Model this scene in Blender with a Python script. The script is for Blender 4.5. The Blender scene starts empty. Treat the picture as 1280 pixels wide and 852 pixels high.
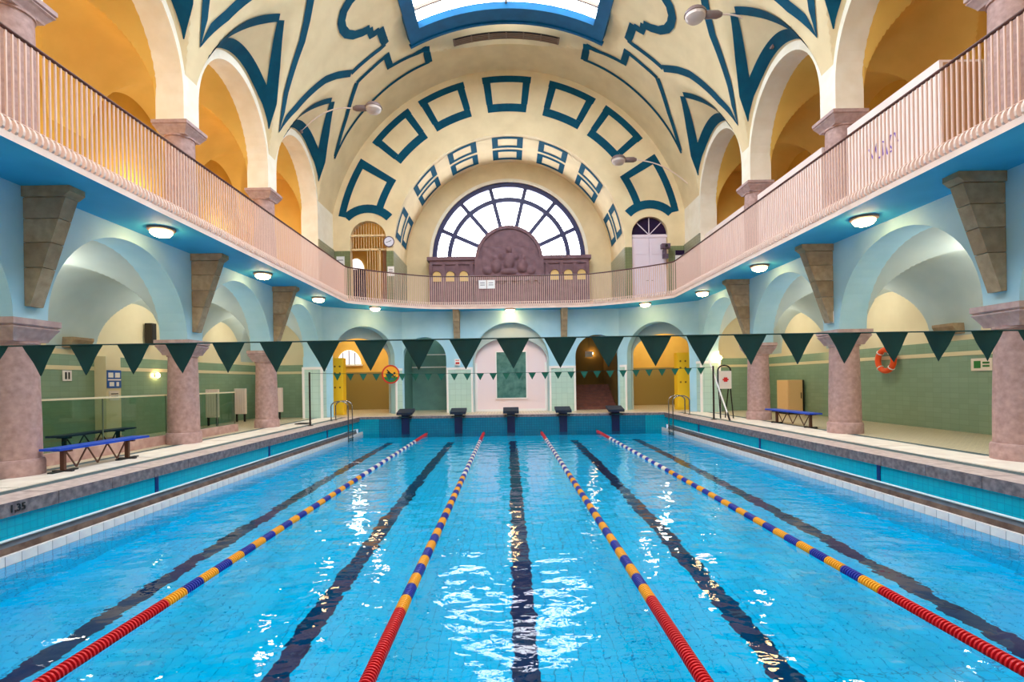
import bpy, bmesh, math, random
from mathutils import Vector, Matrix
random.seed(7)
C = bpy.context.scene.collection
SC = bpy.context.scene
PI = math.pi
def lin(r, g, b):
    return tuple(((c/255)/12.92 if c/255 <= .04045 else ((c/255+.055)/1.055)**2.4) for c in (r, g, b)) + (1.0,)
# ---------------------------------------------------------------- camera, world, light, exposure
cam = bpy.data.objects.new('camera', bpy.data.cameras.new('camera')); C.objects.link(cam)
cam.data.sensor_width = 36.0; cam.data.lens = 18.0          # 640 px focal length on a 1280 px frame
cam.data.shift_x = 5/1280; cam.data.shift_y = 50/1280
cam.data.clip_start = .05; cam.data.clip_end = 200
cam.matrix_world = Matrix.Translation((-.17, 0, 2.5)) @ Matrix.Rotation(PI/2, 4, 'X') @ Matrix.Rotation(-.0157, 4, 'Z')
SC.camera = cam
w = bpy.data.worlds.new('world'); SC.world = w; w.use_nodes = True
w.node_tree.nodes['Background'].inputs[0].default_value = lin(205, 220, 240)
w.node_tree.nodes['Background'].inputs[1].default_value = 1.0
SC.view_settings.view_transform = 'Standard'; SC.view_settings.look = 'None'
SC.view_settings.gamma = 1.0; SC.view_settings.use_curve_mapping = False
SC.view_settings.exposure = -0.24
try:
    SC.cycles.use_denoising = True
    SC.cycles.max_bounces = 14; SC.cycles.diffuse_bounces = 6; SC.cycles.transmission_bounces = 8
except Exception: pass
SKY_E, WIN_E = 11.0, 13.0
def lamp(name, loc, power, color, radius=.15, kind='POINT', size=None, rot=None):
    d = bpy.data.lights.new(name, kind); d.energy = power; d.color = color[:3]
    if kind == 'POINT': d.shadow_soft_size = radius
    elif size: d.shape = 'RECTANGLE'; d.size, d.size_y = size
    o = bpy.data.objects.new(name, d); C.objects.link(o); o.location = loc
    if rot: o.rotation_euler = rot
    return o
# ---------------------------------------------------------------- material helpers
def mat(name, col, rough=.6, col2=None, scale=4.0, detail=4, bump=0.0, bscale=None, metal=0.0, contrast=(.35, .65), emit=None, spec=.5):
    m = bpy.data.materials.new(name); m.use_nodes = True
    nt = m.node_tree; b = nt.nodes['Principled BSDF']
    b.inputs['Base Color'].default_value = col; b.inputs['Roughness'].default_value = rough; b.inputs['Metallic'].default_value = metal
    b.inputs['Specular IOR Level'].default_value = spec
    if col2 or bump:
        tc = nt.nodes.new('ShaderNodeTexCoord'); n = nt.nodes.new('ShaderNodeTexNoise')
        n.inputs['Scale'].default_value = scale; n.inputs['Detail'].default_value = detail
        nt.links.new(tc.outputs['Object'], n.inputs['Vector'])
        if col2:
            r = nt.nodes.new('ShaderNodeValToRGB')
            r.color_ramp.elements[0].position = contrast[0]; r.color_ramp.elements[1].position = contrast[1]
            r.color_ramp.elements[0].color = col; r.color_ramp.elements[1].color = col2
            nt.links.new(n.outputs['Fac'], r.inputs['Fac']); nt.links.new(r.outputs['Color'], b.inputs['Base Color'])
        if bump:
            n2 = n
            if bscale:
                n2 = nt.nodes.new('ShaderNodeTexNoise'); n2.inputs['Scale'].default_value = bscale; n2.inputs['Detail'].default_value = 3
                nt.links.new(tc.outputs['Object'], n2.inputs['Vector'])
            bp = nt.nodes.new('ShaderNodeBump'); bp.inputs['Strength'].default_value = bump; bp.inputs['Distance'].default_value = .02
            nt.links.new(n2.outputs['Fac'], bp.inputs['Height']); nt.links.new(bp.outputs['Normal'], b.inputs['Normal'])
    if emit:
        b.inputs['Emission Color'].default_value = emit[0]; b.inputs['Emission Strength'].default_value = emit[1]
    return m
def tile_mat(name, c1, c2, mortar, tw, th, axes, rough=.25, gap=.008, offset=0.0, bump=.3, spec=.5):
    m = bpy.data.materials.new(name); m.use_nodes = True
    nt = m.node_tree; b = nt.nodes['Principled BSDF']; b.inputs['Roughness'].default_value = rough; b.inputs['Specular IOR Level'].default_value = spec
    tc = nt.nodes.new('ShaderNodeTexCoord'); s = nt.nodes.new('ShaderNodeSeparateXYZ'); c = nt.nodes.new('ShaderNodeCombineXYZ')
    nt.links.new(tc.outputs['Object'], s.inputs[0])
    nt.links.new(s.outputs[axes[0]], c.inputs[0]); nt.links.new(s.outputs[axes[1]], c.inputs[1])
    k = nt.nodes.new('ShaderNodeTexBrick'); k.offset = offset; k.squash = 1
    k.inputs['Color1'].default_value = c1; k.inputs['Color2'].default_value = c2; k.inputs['Mortar'].default_value = mortar
    k.inputs['Scale'].default_value = 1; k.inputs['Mortar Size'].default_value = gap; k.inputs['Brick Width'].default_value = tw; k.inputs['Row Height'].default_value = th
    nt.links.new(c.outputs[0], k.inputs['Vector']); nt.links.new(k.outputs['Color'], b.inputs['Base Color'])
    if bump:
        bp = nt.nodes.new('ShaderNodeBump'); bp.inputs['Strength'].default_value = bump; bp.inputs['Distance'].default_value = .01; bp.invert = True
        nt.links.new(k.outputs['Fac'], bp.inputs['Height']); nt.links.new(bp.outputs['Normal'], b.inputs['Normal'])
    return m
def emit_mat(name, col, strength):
    m = bpy.data.materials.new(name); m.use_nodes = True; nt = m.node_tree
    nt.nodes.remove(nt.nodes['Principled BSDF']); e = nt.nodes.new('ShaderNodeEmission')
    e.inputs[0].default_value = col; e.inputs[1].default_value = strength
    nt.links.new(e.outputs[0], nt.nodes['Material Output'].inputs[0]); return m
M = dict(
 cream=mat('cream_plaster', lin(238, 216, 174), .8, lin(228, 205, 162), 1.2, bump=.05, bscale=30),
 teal=mat('teal_paint', lin(0, 80, 106), .8, lin(0, 70, 96), 3, spec=.2),
 rim=mat('white_plaster', lin(246, 238, 222), .75, lin(238, 228, 208), 2),
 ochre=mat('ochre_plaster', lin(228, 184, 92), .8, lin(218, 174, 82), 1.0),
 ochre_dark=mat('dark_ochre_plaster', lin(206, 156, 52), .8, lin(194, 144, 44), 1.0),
 paleblue=mat('pale_blue_plaster', lin(172, 214, 232), .75, lin(160, 206, 226), 1.3, bump=.05, bscale=30),
 soffit=mat('blue_soffit_plaster', lin(48, 172, 218), .7, lin(36, 162, 210), 1.2),
 vaultblue=mat('grey_blue_plaster', lin(186, 202, 202), .8, lin(174, 192, 194), 1.0),
 fascia=mat('pinkish_white_stone', lin(242, 218, 206), .6, lin(232, 204, 192), 2.5),
 granite=mat('pink_granite', lin(190, 156, 150), .65, lin(160, 126, 122), 9, 9, bump=.06, contrast=(.3, .7)),
 capstone=mat('mauve_stone', lin(190, 162, 160), .6, lin(168, 140, 138), 7, 6, bump=.06),
 bracket=mat('brown_sandstone', lin(166, 144, 116), .8, lin(140, 120, 96), 5, 6, bump=.2, bscale=25),
 bracket2=mat('brown_sandstone_light', lin(178, 156, 128), .8, lin(150, 130, 104), 6, 6, bump=.2, bscale=25),
 baluster=mat('pinkish_white_metal', lin(226, 190, 176), .45),
 rail=mat('dark_red_wood', lin(92, 40, 36), .4, lin(70, 28, 28), 6),
 greenpaint=tile_mat('green_wall_tile', lin(138, 167, 144), lin(132, 161, 138), lin(122, 150, 128), .3, .15, (1, 2), .22, .004, 0, .05),
 greenpaint_x=tile_mat('green_wall_tile_end', lin(138, 167, 144), lin(132, 161, 138), lin(122, 150, 128), .3, .15, (0, 2), .22, .004, 0, .05),
 creamstripe=mat('cream_tile_stripe', lin(226, 214, 178), .4),
 corrwall=mat('cream_corridor_wall', lin(232, 220, 186), .8, lin(222, 208, 172), .8),
 floor=tile_mat('beige_floor_tile', lin(222, 204, 172), lin(212, 194, 162), lin(150, 132, 108), .15, .15, (0, 1), .3, .012),
 white_strip=mat('white_edge_stone', lin(240, 228, 214), .5, lin(226, 210, 196), 3),
 drain=tile_mat('grey_teal_drain_grate', lin(86, 118, 124), lin(74, 104, 112), lin(40, 58, 66), .3, .04, (0, 1), .5, .012),
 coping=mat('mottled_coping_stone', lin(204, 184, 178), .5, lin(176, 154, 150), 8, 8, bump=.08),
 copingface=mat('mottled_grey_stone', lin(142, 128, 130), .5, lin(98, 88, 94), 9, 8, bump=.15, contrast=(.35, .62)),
 gutter=mat('brown_stone_gutter', lin(120, 100, 92), .35, lin(80, 62, 58), 5, 6),
 gutter_highlight=mat('blue_grey_gutter_highlight', lin(112, 122, 136), .3, lin(96, 104, 120), 4), railwhite=mat('pale_enamel', lin(206, 226, 232), .25),
 greenpost=mat('grey_green_post', lin(96, 110, 96), .4),
 benchdark=mat('dark_navy_slat', lin(20, 34, 70), .4),
 whitetile=mat('white_glazed_tile', lin(244, 236, 232), .15, lin(232, 222, 222), 3),
 grout=mat('grey_grout', lin(150, 150, 155), .8),
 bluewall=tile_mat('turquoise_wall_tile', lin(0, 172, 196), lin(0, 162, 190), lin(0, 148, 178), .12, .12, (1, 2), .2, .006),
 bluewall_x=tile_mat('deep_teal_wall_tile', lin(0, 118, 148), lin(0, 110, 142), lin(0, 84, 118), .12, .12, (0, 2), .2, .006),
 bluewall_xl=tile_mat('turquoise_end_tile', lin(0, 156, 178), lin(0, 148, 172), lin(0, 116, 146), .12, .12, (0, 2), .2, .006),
 poolfloor=tile_mat('pool_floor_tile', lin(0, 207, 254), lin(0, 199, 250), lin(0, 150, 206), .15, .15, (0, 1), .6, .006, 0, 0, 0),
 pooltile=mat('pool_blue_tile', lin(0, 207, 254), .6, lin(0, 199, 250), 1.5, spec=0),
 poolgrout=mat('pool_blue_grout', lin(0, 128, 190), .8),
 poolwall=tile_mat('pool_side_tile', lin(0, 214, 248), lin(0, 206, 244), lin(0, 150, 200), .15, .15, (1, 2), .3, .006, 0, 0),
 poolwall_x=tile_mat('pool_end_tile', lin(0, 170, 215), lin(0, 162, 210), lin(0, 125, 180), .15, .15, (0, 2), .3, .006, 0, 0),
 stripe=mat('navy_lane_tile', lin(0, 52, 96), .6, lin(0, 44, 86), 3, spec=0),
 navy=mat('navy_tile', lin(0, 34, 110), .3),
 steel=mat('polished_steel', lin(150, 146, 146), .22, metal=1.0),
 darksteel=mat('dark_steel', lin(58, 46, 46), .4, metal=.6),
 fred=mat('red_float_plastic', lin(206, 22, 34), .3), fyel=mat('yellow_float_plastic', lin(250, 176, 40), .3),
 fblue=mat('blue_float_plastic', lin(36, 52, 168), .3), fwhite=mat('white_float_plastic', lin(244, 236, 220), .3),
 frope=mat('pale_rope', lin(220, 210, 200), .6),
 pennant=mat('dark_green_pennant_cloth', lin(4, 66, 66), .75, lin(2, 56, 58), 5),
 pennant2=mat('green_pennant_cloth', lin(0, 92, 76), .75),
 benchblue=mat('blue_bench_slat', lin(18, 70, 190), .35), benchleg=mat('brown_bench_metal', lin(98, 62, 46), .5),
 black=mat('black_rubber', lin(18, 18, 22), .6), white=mat('white_paint', lin(240, 236, 236), .5), offwhite=mat('offwhite_paint', lin(232, 220, 208), .6),
 cabin=mat('pinkish_white_panel', lin(244, 226, 222), .6, lin(236, 216, 212), 1), cabinend=mat('tan_panel', lin(190, 142, 104), .7),
 monu=mat('mauve_brown_stone', lin(134, 102, 112), .75, lin(118, 88, 98), 3, 5, bump=.15, bscale=18),
 monu_niche=mat('yellow_niche_stone', lin(232, 196, 130), .8),
 winframe=mat('dark_blue_window_metal', lin(44, 46, 96), .5), skyframe=mat('bright_blue_frame', lin(0, 92, 138), .6, lin(0, 82, 126), 2, spec=.2),
 skyglass=emit_mat('skylight_glass', lin(235, 246, 255), SKY_E), winglass=emit_mat('window_glass', lin(245, 248, 255), WIN_E),
 lampglow=emit_mat('lit_lamp_glass', lin(255, 206, 136), 66.0), lampmetal=mat('grey_lamp_metal', lin(132, 112, 112), .4, metal=.3),
 lampglass=mat('frosted_lamp_bowl', lin(214, 196, 190), .3),
 vent=mat('brown_vent_metal', lin(140, 116, 100), .6), ventdark=mat('vent_dark', lin(46, 36, 34), .8),
 olive=tile_mat('olive_green_tile', lin(124, 132, 92), lin(116, 124, 86), lin(96, 102, 74), .15, .15, (0, 2), .3, .006, 0, .1),
 olive_y=tile_mat('olive_green_tile_side', lin(150, 152, 130), lin(140, 142, 120), lin(104, 106, 88), .15, .15, (1, 2), .3, .006, 0, .1),
 aqua=tile_mat('pale_aqua_tile', lin(190, 218, 208), lin(182, 212, 202), lin(164, 194, 186), .3, .3, (0, 2), .25, .008, 0, .15),
 aqua_y=tile_mat('pale_aqua_tile_side', lin(190, 214, 200), lin(182, 206, 192), lin(164, 190, 178), .3, .3, (1, 2), .25, .008, 0, .15),
 tealwall=mat('teal_green_wall', lin(104, 152, 146), .5, lin(94, 140, 136), 2), panelwhite=mat('pinkish_white_wall', lin(240, 220, 226), .6),
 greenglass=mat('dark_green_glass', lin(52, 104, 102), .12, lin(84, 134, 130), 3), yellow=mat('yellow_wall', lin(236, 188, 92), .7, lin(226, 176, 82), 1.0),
 olivewall=mat('olive_ochre_tile', lin(150, 128, 72), .5), locker=mat('yellow_locker', lin(244, 200, 40), .5), dots=mat('locker_vent_hole', lin(120, 84, 20), .6),
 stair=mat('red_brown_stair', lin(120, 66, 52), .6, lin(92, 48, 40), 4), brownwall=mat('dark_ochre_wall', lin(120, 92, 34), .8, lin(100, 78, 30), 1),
 doorwhite=mat('lilac_white_door', lin(232, 216, 230), .5), darkpurple=mat('dark_purple_glass', lin(36, 16, 54), .5, spec=.2), purple=mat('grey_purple_metal', lin(96, 76, 98), .5),
 orange=mat('orange_lifebuoy', lin(238, 84, 24), .45), redpaint=mat('red_paint', lin(206, 40, 36), .5), gate=mat('cream_gate_metal', lin(232, 200, 150), .5),
 signblue=mat('blue_sign', lin(20, 84, 168), .4), signgreen=mat('green_sign', lin(40, 120, 50), .4), wood=mat('brown_wood', lin(122, 78, 44), .6),
 creambox=mat('cream_cabinet', lin(242, 200, 146), .5), dirtypink=mat('pink_curb_stone', lin(206, 170, 158), .6, lin(180, 140, 130), 4),
 clockface=mat('clock_face', lin(226, 224, 238), .4), blackink=mat('black_ink', lin(24, 24, 30), .6), violet=mat('violet_ink', lin(130, 100, 190), .6),
 darkslot=mat('dark_brown_box', lin(44, 34, 24), .6), galleryfloor=mat('gallery_floor', lin(170, 150, 130), .7),
)
# glass for the wind screens
def glass_mat(name, tint, alpha=.82):
    m = bpy.data.materials.new(name); m.use_nodes = True; nt = m.node_tree
    nt.nodes.remove(nt.nodes['Principled BSDF'])
    t = nt.nodes.new('ShaderNodeBsdfTransparent'); t.inputs[0].default_value = tint
    g = nt.nodes.new('ShaderNodeBsdfGlossy'); g.inputs['Roughness'].default_value = .02
    lw = nt.nodes.new('ShaderNodeLayerWeight'); lw.inputs[0].default_value = .5
    p_ = nt.nodes.new('ShaderNodeMath'); p_.operation = 'POWER'; p_.inputs[1].default_value = 4.0; nt.links.new(lw.outputs['Facing'], p_.inputs[0])
    f = nt.nodes.new('ShaderNodeMath'); f.operation = 'MULTIPLY_ADD'; f.inputs[1].default_value = .5; f.inputs[2].default_value = .03; nt.links.new(p_.outputs[0], f.inputs[0])
    x = nt.nodes.new('ShaderNodeMixShader')
    nt.links.new(f.outputs[0], x.inputs[0]); nt.links.new(t.outputs[0], x.inputs[1]); nt.links.new(g.outputs[0], x.inputs[2])
    nt.links.new(x.outputs[0], nt.nodes['Material Output'].inputs[0]); return m
M['glass'] = glass_mat('clear_green_glass', (.72, .84, .78, 1))
def water_mat():
    m = bpy.data.materials.new('pool_water'); m.use_nodes = True; nt = m.node_tree; b = nt.nodes['Principled BSDF']
    b.inputs['Base Color'].default_value = (.80, .97, 1, 1); b.inputs['Roughness'].default_value = 0.0
    b.inputs['IOR'].default_value = 1.33; b.inputs['Transmission Weight'].default_value = 1.0; b.inputs['Specular IOR Level'].default_value = .3
    tc = nt.nodes.new('ShaderNodeTexCoord'); mp = nt.nodes.new('ShaderNodeMapping'); mp.inputs['Scale'].default_value = (1, 1.35, 1)
    nt.links.new(tc.outputs['Object'], mp.inputs[0])
    prev = None
    for sc, amp in ((1.3, .034), (3.6, .009), (11, .0014)):
        n = nt.nodes.new('ShaderNodeTexNoise'); n.inputs['Scale'].default_value = sc; n.inputs['Detail'].default_value = 1.5
        nt.links.new(mp.outputs[0], n.inputs['Vector'])
        bp = nt.nodes.new('ShaderNodeBump'); bp.inputs['Strength'].default_value = 1.0; bp.inputs['Distance'].default_value = amp
        nt.links.new(n.outputs['Fac'], bp.inputs['Height'])
        if prev: nt.links.new(prev.outputs['Normal'], bp.inputs['Normal'])
        prev = bp
    nt.links.new(prev.outputs['Normal'], b.inputs['Normal'])
    return m
M['water'] = water_mat()
# ---------------------------------------------------------------- mesh helpers
class MB:
    def __init__(s): s.v = []; s.f = []; s.mi = []; s.cur = 0
    def add(s, vs, fs):
        o = len(s.v); s.v += [tuple(p) for p in vs]; s.f += [tuple(i+o for i in f) for f in fs]; s.mi += [s.cur]*len(fs); return s
    def box(s, x0, x1, y0, y1, z0, z1):
        return s.add([(x0,y0,z0),(x1,y0,z0),(x1,y1,z0),(x0,y1,z0),(x0,y0,z1),(x1,y0,z1),(x1,y1,z1),(x0,y1,z1)],
                     [(3,2,1,0),(4,5,6,7),(0,1,5,4),(1,2,6,5),(2,3,7,6),(3,0,4,7)])
    def quad(s, a, b, c, d): return s.add([a, b, c, d], [(0,1,2,3)])
    def bar(s, p, q, w, h=None, up=(0,0,1)):
        p, q = Vector(p), Vector(q); d = (q-p).normalized(); u = Vector(up)
        if abs(d.dot(u)) > .98: u = Vector((0,1,0))
        sx = d.cross(u).normalized()*w/2; sy = sx.cross(d).normalized()*(h or w)/2
        vs = [p-sx-sy, p+sx-sy, p+sx+sy, p-sx+sy, q-sx-sy, q+sx-sy, q+sx+sy, q-sx+sy]
        return s.add(vs, [(3,2,1,0),(4,5,6,7),(0,1,5,4),(1,2,6,5),(2,3,7,6),(3,0,4,7)])
    def tube(s, pts, r, n=8, cap=True):
        pts = [Vector(p) for p in pts]; rings = []; up = None
        for i, p in enumerate(pts):
            d = (pts[min(i+1, len(pts)-1)]-pts[max(i-1, 0)]).normalized()
            if up is None:
                up = Vector((0,0,1)) if abs(d.z) < .9 else Vector((1,0,0))
            a = d.cross(up).normalized(); up = a.cross(d).normalized()
            rr = r[i] if isinstance(r, (list, tuple)) else r
            rings.append([p + (a*math.cos(2*PI*k/n)+up*math.sin(2*PI*k/n))*rr for k in range(n)])
        vs = [v for g in rings for v in g]; fs = []
        for i in range(len(rings)-1):
            for k in range(n):
                fs.append((i*n+k, i*n+(k+1)%n, (i+1)*n+(k+1)%n, (i+1)*n+k))
        if cap: fs += [tuple(reversed(range(n))), tuple((len(rings)-1)*n+k for k in range(n))]
        return s.add(vs, fs)
    def lathe(s, prof, n=24, c=(0,0,0), axis='Z', cap=True):
        vs = []
        for r, z in prof:
            for k in range(n):
                a = 2*PI*k/n; p = (r*math.cos(a), r*math.sin(a), z)
                if axis == 'Y': p = (p[0], z, p[1])
                if axis == 'X': p = (z, p[0], p[1])
                vs.append((p[0]+c[0], p[1]+c[1], p[2]+c[2]))
        fs = []
        for i in range(len(prof)-1):
            for k in range(n): fs.append((i*n+k, i*n+(k+1)%n, (i+1)*n+(k+1)%n, (i+1)*n+k))
        if cap:
            if prof[0][0] > 1e-5: fs.append(tuple(reversed(range(n))))
            if prof[-1][0] > 1e-5: fs.append(tuple((len(prof)-1)*n+k for k in range(n)))
        return s.add(vs, fs)
    def prism(s, poly, fn, t0, t1):     # poly in 2-D, fn(a, b, t) -> xyz
        n = len(poly)
        vs = [fn(a, b, t0) for a, b in poly]+[fn(a, b, t1) for a, b in poly]
        return s.add(vs, [tuple(reversed(range(n))), tuple(range(n, 2*n))]+[(k, (k+1)%n, n+(k+1)%n, n+k) for k in range(n)])
    def mesh(s, name, mats, smooth=False, angle=35):
        me = bpy.data.meshes.new(name); me.from_pydata(s.v, [], s.f)
        for m in (mats if isinstance(mats, (list, tuple)) else [mats]): me.materials.append(m)
        if any(s.mi): me.polygons.foreach_set('material_index', s.mi)
        bm = bmesh.new(); bm.from_mesh(me); bmesh.ops.recalc_face_normals(bm, faces=bm.faces); bm.to_mesh(me); bm.free()
        if smooth:
            me.polygons.foreach_set('use_smooth', [True]*len(me.polygons)); me.set_sharp_from_angle(angle=math.radians(angle))
        me.update(); return me
def obj(name, mb, m, parent=None, loc=None, smooth=False, angle=35, rz=0):
    me = mb if isinstance(mb, bpy.types.Mesh) else mb.mesh(name, m, smooth, angle)
    o = bpy.data.objects.new(name, me); C.objects.link(o)
    if parent: o.parent = parent
    if loc: o.location = loc
    if rz: o.rotation_euler = (0, 0, rz)
    return o
def tag(o, label=None, cat=None, group=None, kind=None):
    if label: o['label'] = label
    if cat: o['category'] = cat
    if group: o['group'] = group
    if kind: o['kind'] = kind
    return o
def struct(name, mb, m, label, cat='wall', parent=None, smooth=False, angle=35):
    o = obj(name, mb, m, parent, smooth=smooth, angle=angle)
    o['kind'] = 'structure'
    if not parent: o['label'] = label; o['category'] = cat
    return o
def thing(name, label, cat, loc=(0,0,0), rz=0, group=None):
    o = bpy.data.objects.new(name, None); C.objects.link(o); o.location = loc; o.rotation_euler = (0, 0, rz); o.empty_display_size = .2
    return tag(o, label, cat, group)
def dup(root, loc, label, rz=None, scale=None):
    r = root.copy(); C.objects.link(r); r.location = loc; r['label'] = label
    if rz is not None: r.rotation_euler = (0, 0, rz)
    if scale: r.scale = scale
    for ch in list(root.children):
        c = ch.copy(); C.objects.link(c); c.parent = r
        for g in list(ch.children):
            d = g.copy(); C.objects.link(d); d.parent = c
    return r
def text_mesh(name, txt, size, m, parent=None, loc=(0,0,0), rot=(0,0,0), depth=.004):
    cu = bpy.data.curves.new(name, 'FONT'); cu.body = txt; cu.size = size; cu.align_x = 'CENTER'; cu.align_y = 'CENTER'; cu.extrude = depth; cu.offset = size*.02
    t = bpy.data.objects.new(name+'_src', cu); C.objects.link(t)
    dg = bpy.context.evaluated_depsgraph_get(); me = bpy.data.meshes.new_from_object(t.evaluated_get(dg))
    bpy.data.objects.remove(t); bpy.data.curves.remove(cu)
    me.materials.clear(); me.materials.append(m)
    o = bpy.data.objects.new(name, me); C.objects.link(o); o.location = loc; o.rotation_euler = rot
    if parent: o.parent = parent
    return o
# ---------------------------------------------------------------- plan of the building (metres; water level z = 0)
S = 5.11; COL = [-5.57+S*i for i in range(7)]; MID = [c+S/2 for c in COL[:-1]]
W = 9.6; DECK = .85; SPR = 3.81; SOF = 6.30; GAL = 6.58; USPR = 10.0
R = 9.45; ZC = 9.39; YEND = 26.9; YB = 27.5; XB = 12.8
POOLX = 7.28; PY0, PY1 = .45, 25.0; FLOORZ = -1.5
SIDES = ((-1, 'left'), (1, 'right'))
HW = 2.3
def prof_up(dy, hw=HW, rise=2.55):
    a = abs(dy)/hw
    return USPR if a >= 1 else USPR+.8+rise*math.sqrt(max(0, 1-a*a))
def ceil_z(x, y):
    x = abs(x); zb = ZC+math.sqrt(max(0, R*R-x*x)); zl = -1
    i = max(0, min(5, math.floor((y-COL[0])/S))); dy = y-MID[i]
    if abs(dy) < HW: zl = prof_up(dy)+.95*(9.43-x)
    return max(zb, zl)
def arch_pts(yc, hw, zs, stilt=0, rise=None, n=20):
    rise = hw if rise is None else rise
    return [(yc-hw*math.cos(PI*k/n), zs+stilt+rise*math.sin(PI*k/n)) for k in range(n+1)]
def strip_wall(mb, low, top, fn, t0, t1):
    """low: polyline (s, z) along the wall's lower edge; top: number or function of s; fn(s, z, t) -> xyz."""
    T = top if callable(top) else (lambda s: top)
    for (s0, z0), (s1, z1) in zip(low[:-1], low[1:]):
        if abs(s1-s0) > 1e-6:
            for t in (t0, t1): mb.quad(fn(s0, z0, t), fn(s1, z1, t), fn(s1, T(s1), t), fn(s0, T(s0), t))
            mb.quad(fn(s0, T(s0), t0), fn(s1, T(s1), t0), fn(s1, T(s1), t1), fn(s0, T(s0), t1))
        mb.quad(fn(s0, z0, t0), fn(s1, z1, t0), fn(s1, z1, t1), fn(s0, z0, t1))
    for s, z in (low[0], low[-1]):
        mb.quad(fn(s, z, t0), fn(s, T(s), t0), fn(s, T(s), t1), fn(s, z, t1))
    return mb
# ---------------------------------------------------------------- arcades, corridors and galleries along both sides
for sd, nm in SIDES:
    fx = lambda s, z, t, sd=sd: (sd*t, s, z)
    low = [(COL[0], SPR)]
    for m in MID: low += arch_pts(m, 2.2, SPR, n=28)
    low += [(25.3, SPR)]
    struct('wall_'+nm, strip_wall(MB(), low, SOF, fx, 9.24, 10.02), M['paleblue'], 'pale blue arcade wall with round arches on columns along the %s poolside' % nm, smooth=True)
    # upper arcade
    low = [(COL[0], USPR)]
    for m in MID: low += [(m-2.2, USPR)]+arch_pts(m, 2.2, USPR, .8, 2.45, n=28)+[(m+2.2, USPR)]
    low = low[:-1]+[(MID[-1]+2.2, GAL), (YEND+.4, GAL)]
    o = struct('wall_upper_'+nm, strip_wall(MB(), low, 14.0, fx, 9.24, 10.04), M['rim'], 'cream upper arcade wall with tall arches above the %s gallery' % nm, smooth=True)
    # corridor vault (groined, narrowing to the outer wall)
    def corr(x, y):
        q = (x-10.0)/2.8; zs = SPR-.2*q; r = 2.2-.5*q
        i = max(0, min(5, math.floor((y-COL[0])/S))); dy = abs(y-MID[i])
        zx = zs+(math.sqrt(max(0, r*r-dy*dy)) if dy < r else 0)
        a = (x-11.4)/1.4; zl = zs+1.9*math.sqrt(max(0, 1-a*a))
        return max(zx, zl)
    def gal(x, y):
        q = (x-10.0)/2.8; hw = 2.2-.35*q; i = max(0, min(5, math.floor((y-COL[0])/S))); dy = abs(y-MID[i])
        zx = USPR+((.8*(1-q)+(2.45-.15*q)*math.sqrt(max(0, 1-(dy/hw)**2))) if dy < hw else 0)
        a = (x-11.4)/1.4; zl = USPR+2.7*math.sqrt(max(0, 1-a*a))
        return max(zx, zl)
    for fn, x0, name, mt, lab in ((corr, 10.0, 'ceiling_corridor_'+nm, 'vaultblue', 'grey blue groined vault of the %s corridor behind the columns'),
                                  (gal, 10.0, 'ceiling_gallery_'+nm, 'ochre', 'ochre yellow groined vault of the %s upper gallery')):
        xs = [x0+(XB-x0)*(.5-.5*math.cos(PI*k/52)) for k in range(53)]; ys = []
        for i in range(6):
            ys += [COL[i]+S*k/128 for k in range(128)]
        ys.append(COL[6]+.35)
        mb = MB(); ny = len(ys)
        mb.add([(sd*x, y, fn(x, min(y, COL[6]-.001))) for x in xs for y in ys],
               [(a*ny+b, a*ny+b+1, (a+1)*ny+b+1, (a+1)*ny+b) for a in range(52) for b in range(ny-1)])
        struct(name, mb, M[mt], lab % nm, 'ceiling', smooth=True, angle=24)
    # outer walls
    o = struct('wall_corridor_'+nm, MB().box(sd*XB, sd*(XB+.3), COL[0], 32.6, DECK, GAL), M['corrwall'], 'cream outer wall of the %s corridor above a green tiled dado' % nm)
    struct('dado', MB().box(sd*(XB-.03), sd*XB, COL[0], 25.6, DECK, 3.46), M['greenpaint'], '', parent=o)
    struct('dado_stripe', MB().box(sd*(XB-.05), sd*(XB-.025), COL[0], 25.6, 3.02, 3.14), M['creamstripe'], '', parent=o)
    for i in (3, 4, 5):
        mb = MB().prism([(0,0),(.34,0),(.34,.08),(.2,.3),(0,.3)], lambda a, b, t, sd=sd, i=i: (sd*(XB-a), COL[i]+t, 3.95-.3+(.3-b)), -.36, .36)
        tag(obj('wall_corbel', mb, M['bracket']), 'brown stone corbel on the %s corridor wall, %s' % (nm, ('outside the frame', 'nearest the camera', 'second from the camera', 'third from the camera')[i-2]), 'corbel', group='brown stone corbels under the corridor vaults')
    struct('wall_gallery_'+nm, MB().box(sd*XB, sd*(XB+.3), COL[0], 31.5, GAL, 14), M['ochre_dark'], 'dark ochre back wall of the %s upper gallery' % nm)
    # corridor end wall
    o = struct('wall_corridor_end_'+nm, MB().box(sd*10.0, sd*XB, 25.6, 25.8, DECK, GAL-.3), M['corrwall'], 'short cream wall closing the far end of the %s corridor' % nm)
    struct('dado', MB().box(sd*10.0, sd*XB, 25.57, 25.6, DECK, 3.46), M['greenpaint_x'], '', parent=o)
    struct('dado_stripe', MB().box(sd*10.0, sd*XB, 25.55, 25.57, 3.02, 3.14), M['creamstripe'], '', parent=o)
    struct('wall_gallery_end_'+nm, MB().box(sd*10.0, sd*XB, 25.44, 25.64, GAL, 14), M['ochre'], 'ochre wall closing the far end of the %s gallery' % nm)
    # corner pier
    o = struct('wall_corner_'+nm, MB().box(sd*9.15, sd*10.05, 24.72, 25.5, DECK, SPR), M['paleblue'], 'corner pier clad in pale aqua tile at the far %s corner' % nm)
    struct('tile_cladding', MB().box(sd*9.12, sd*10.08, 24.69, 25.53, DECK, 3.2), M['aqua'], '', parent=o)
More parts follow.
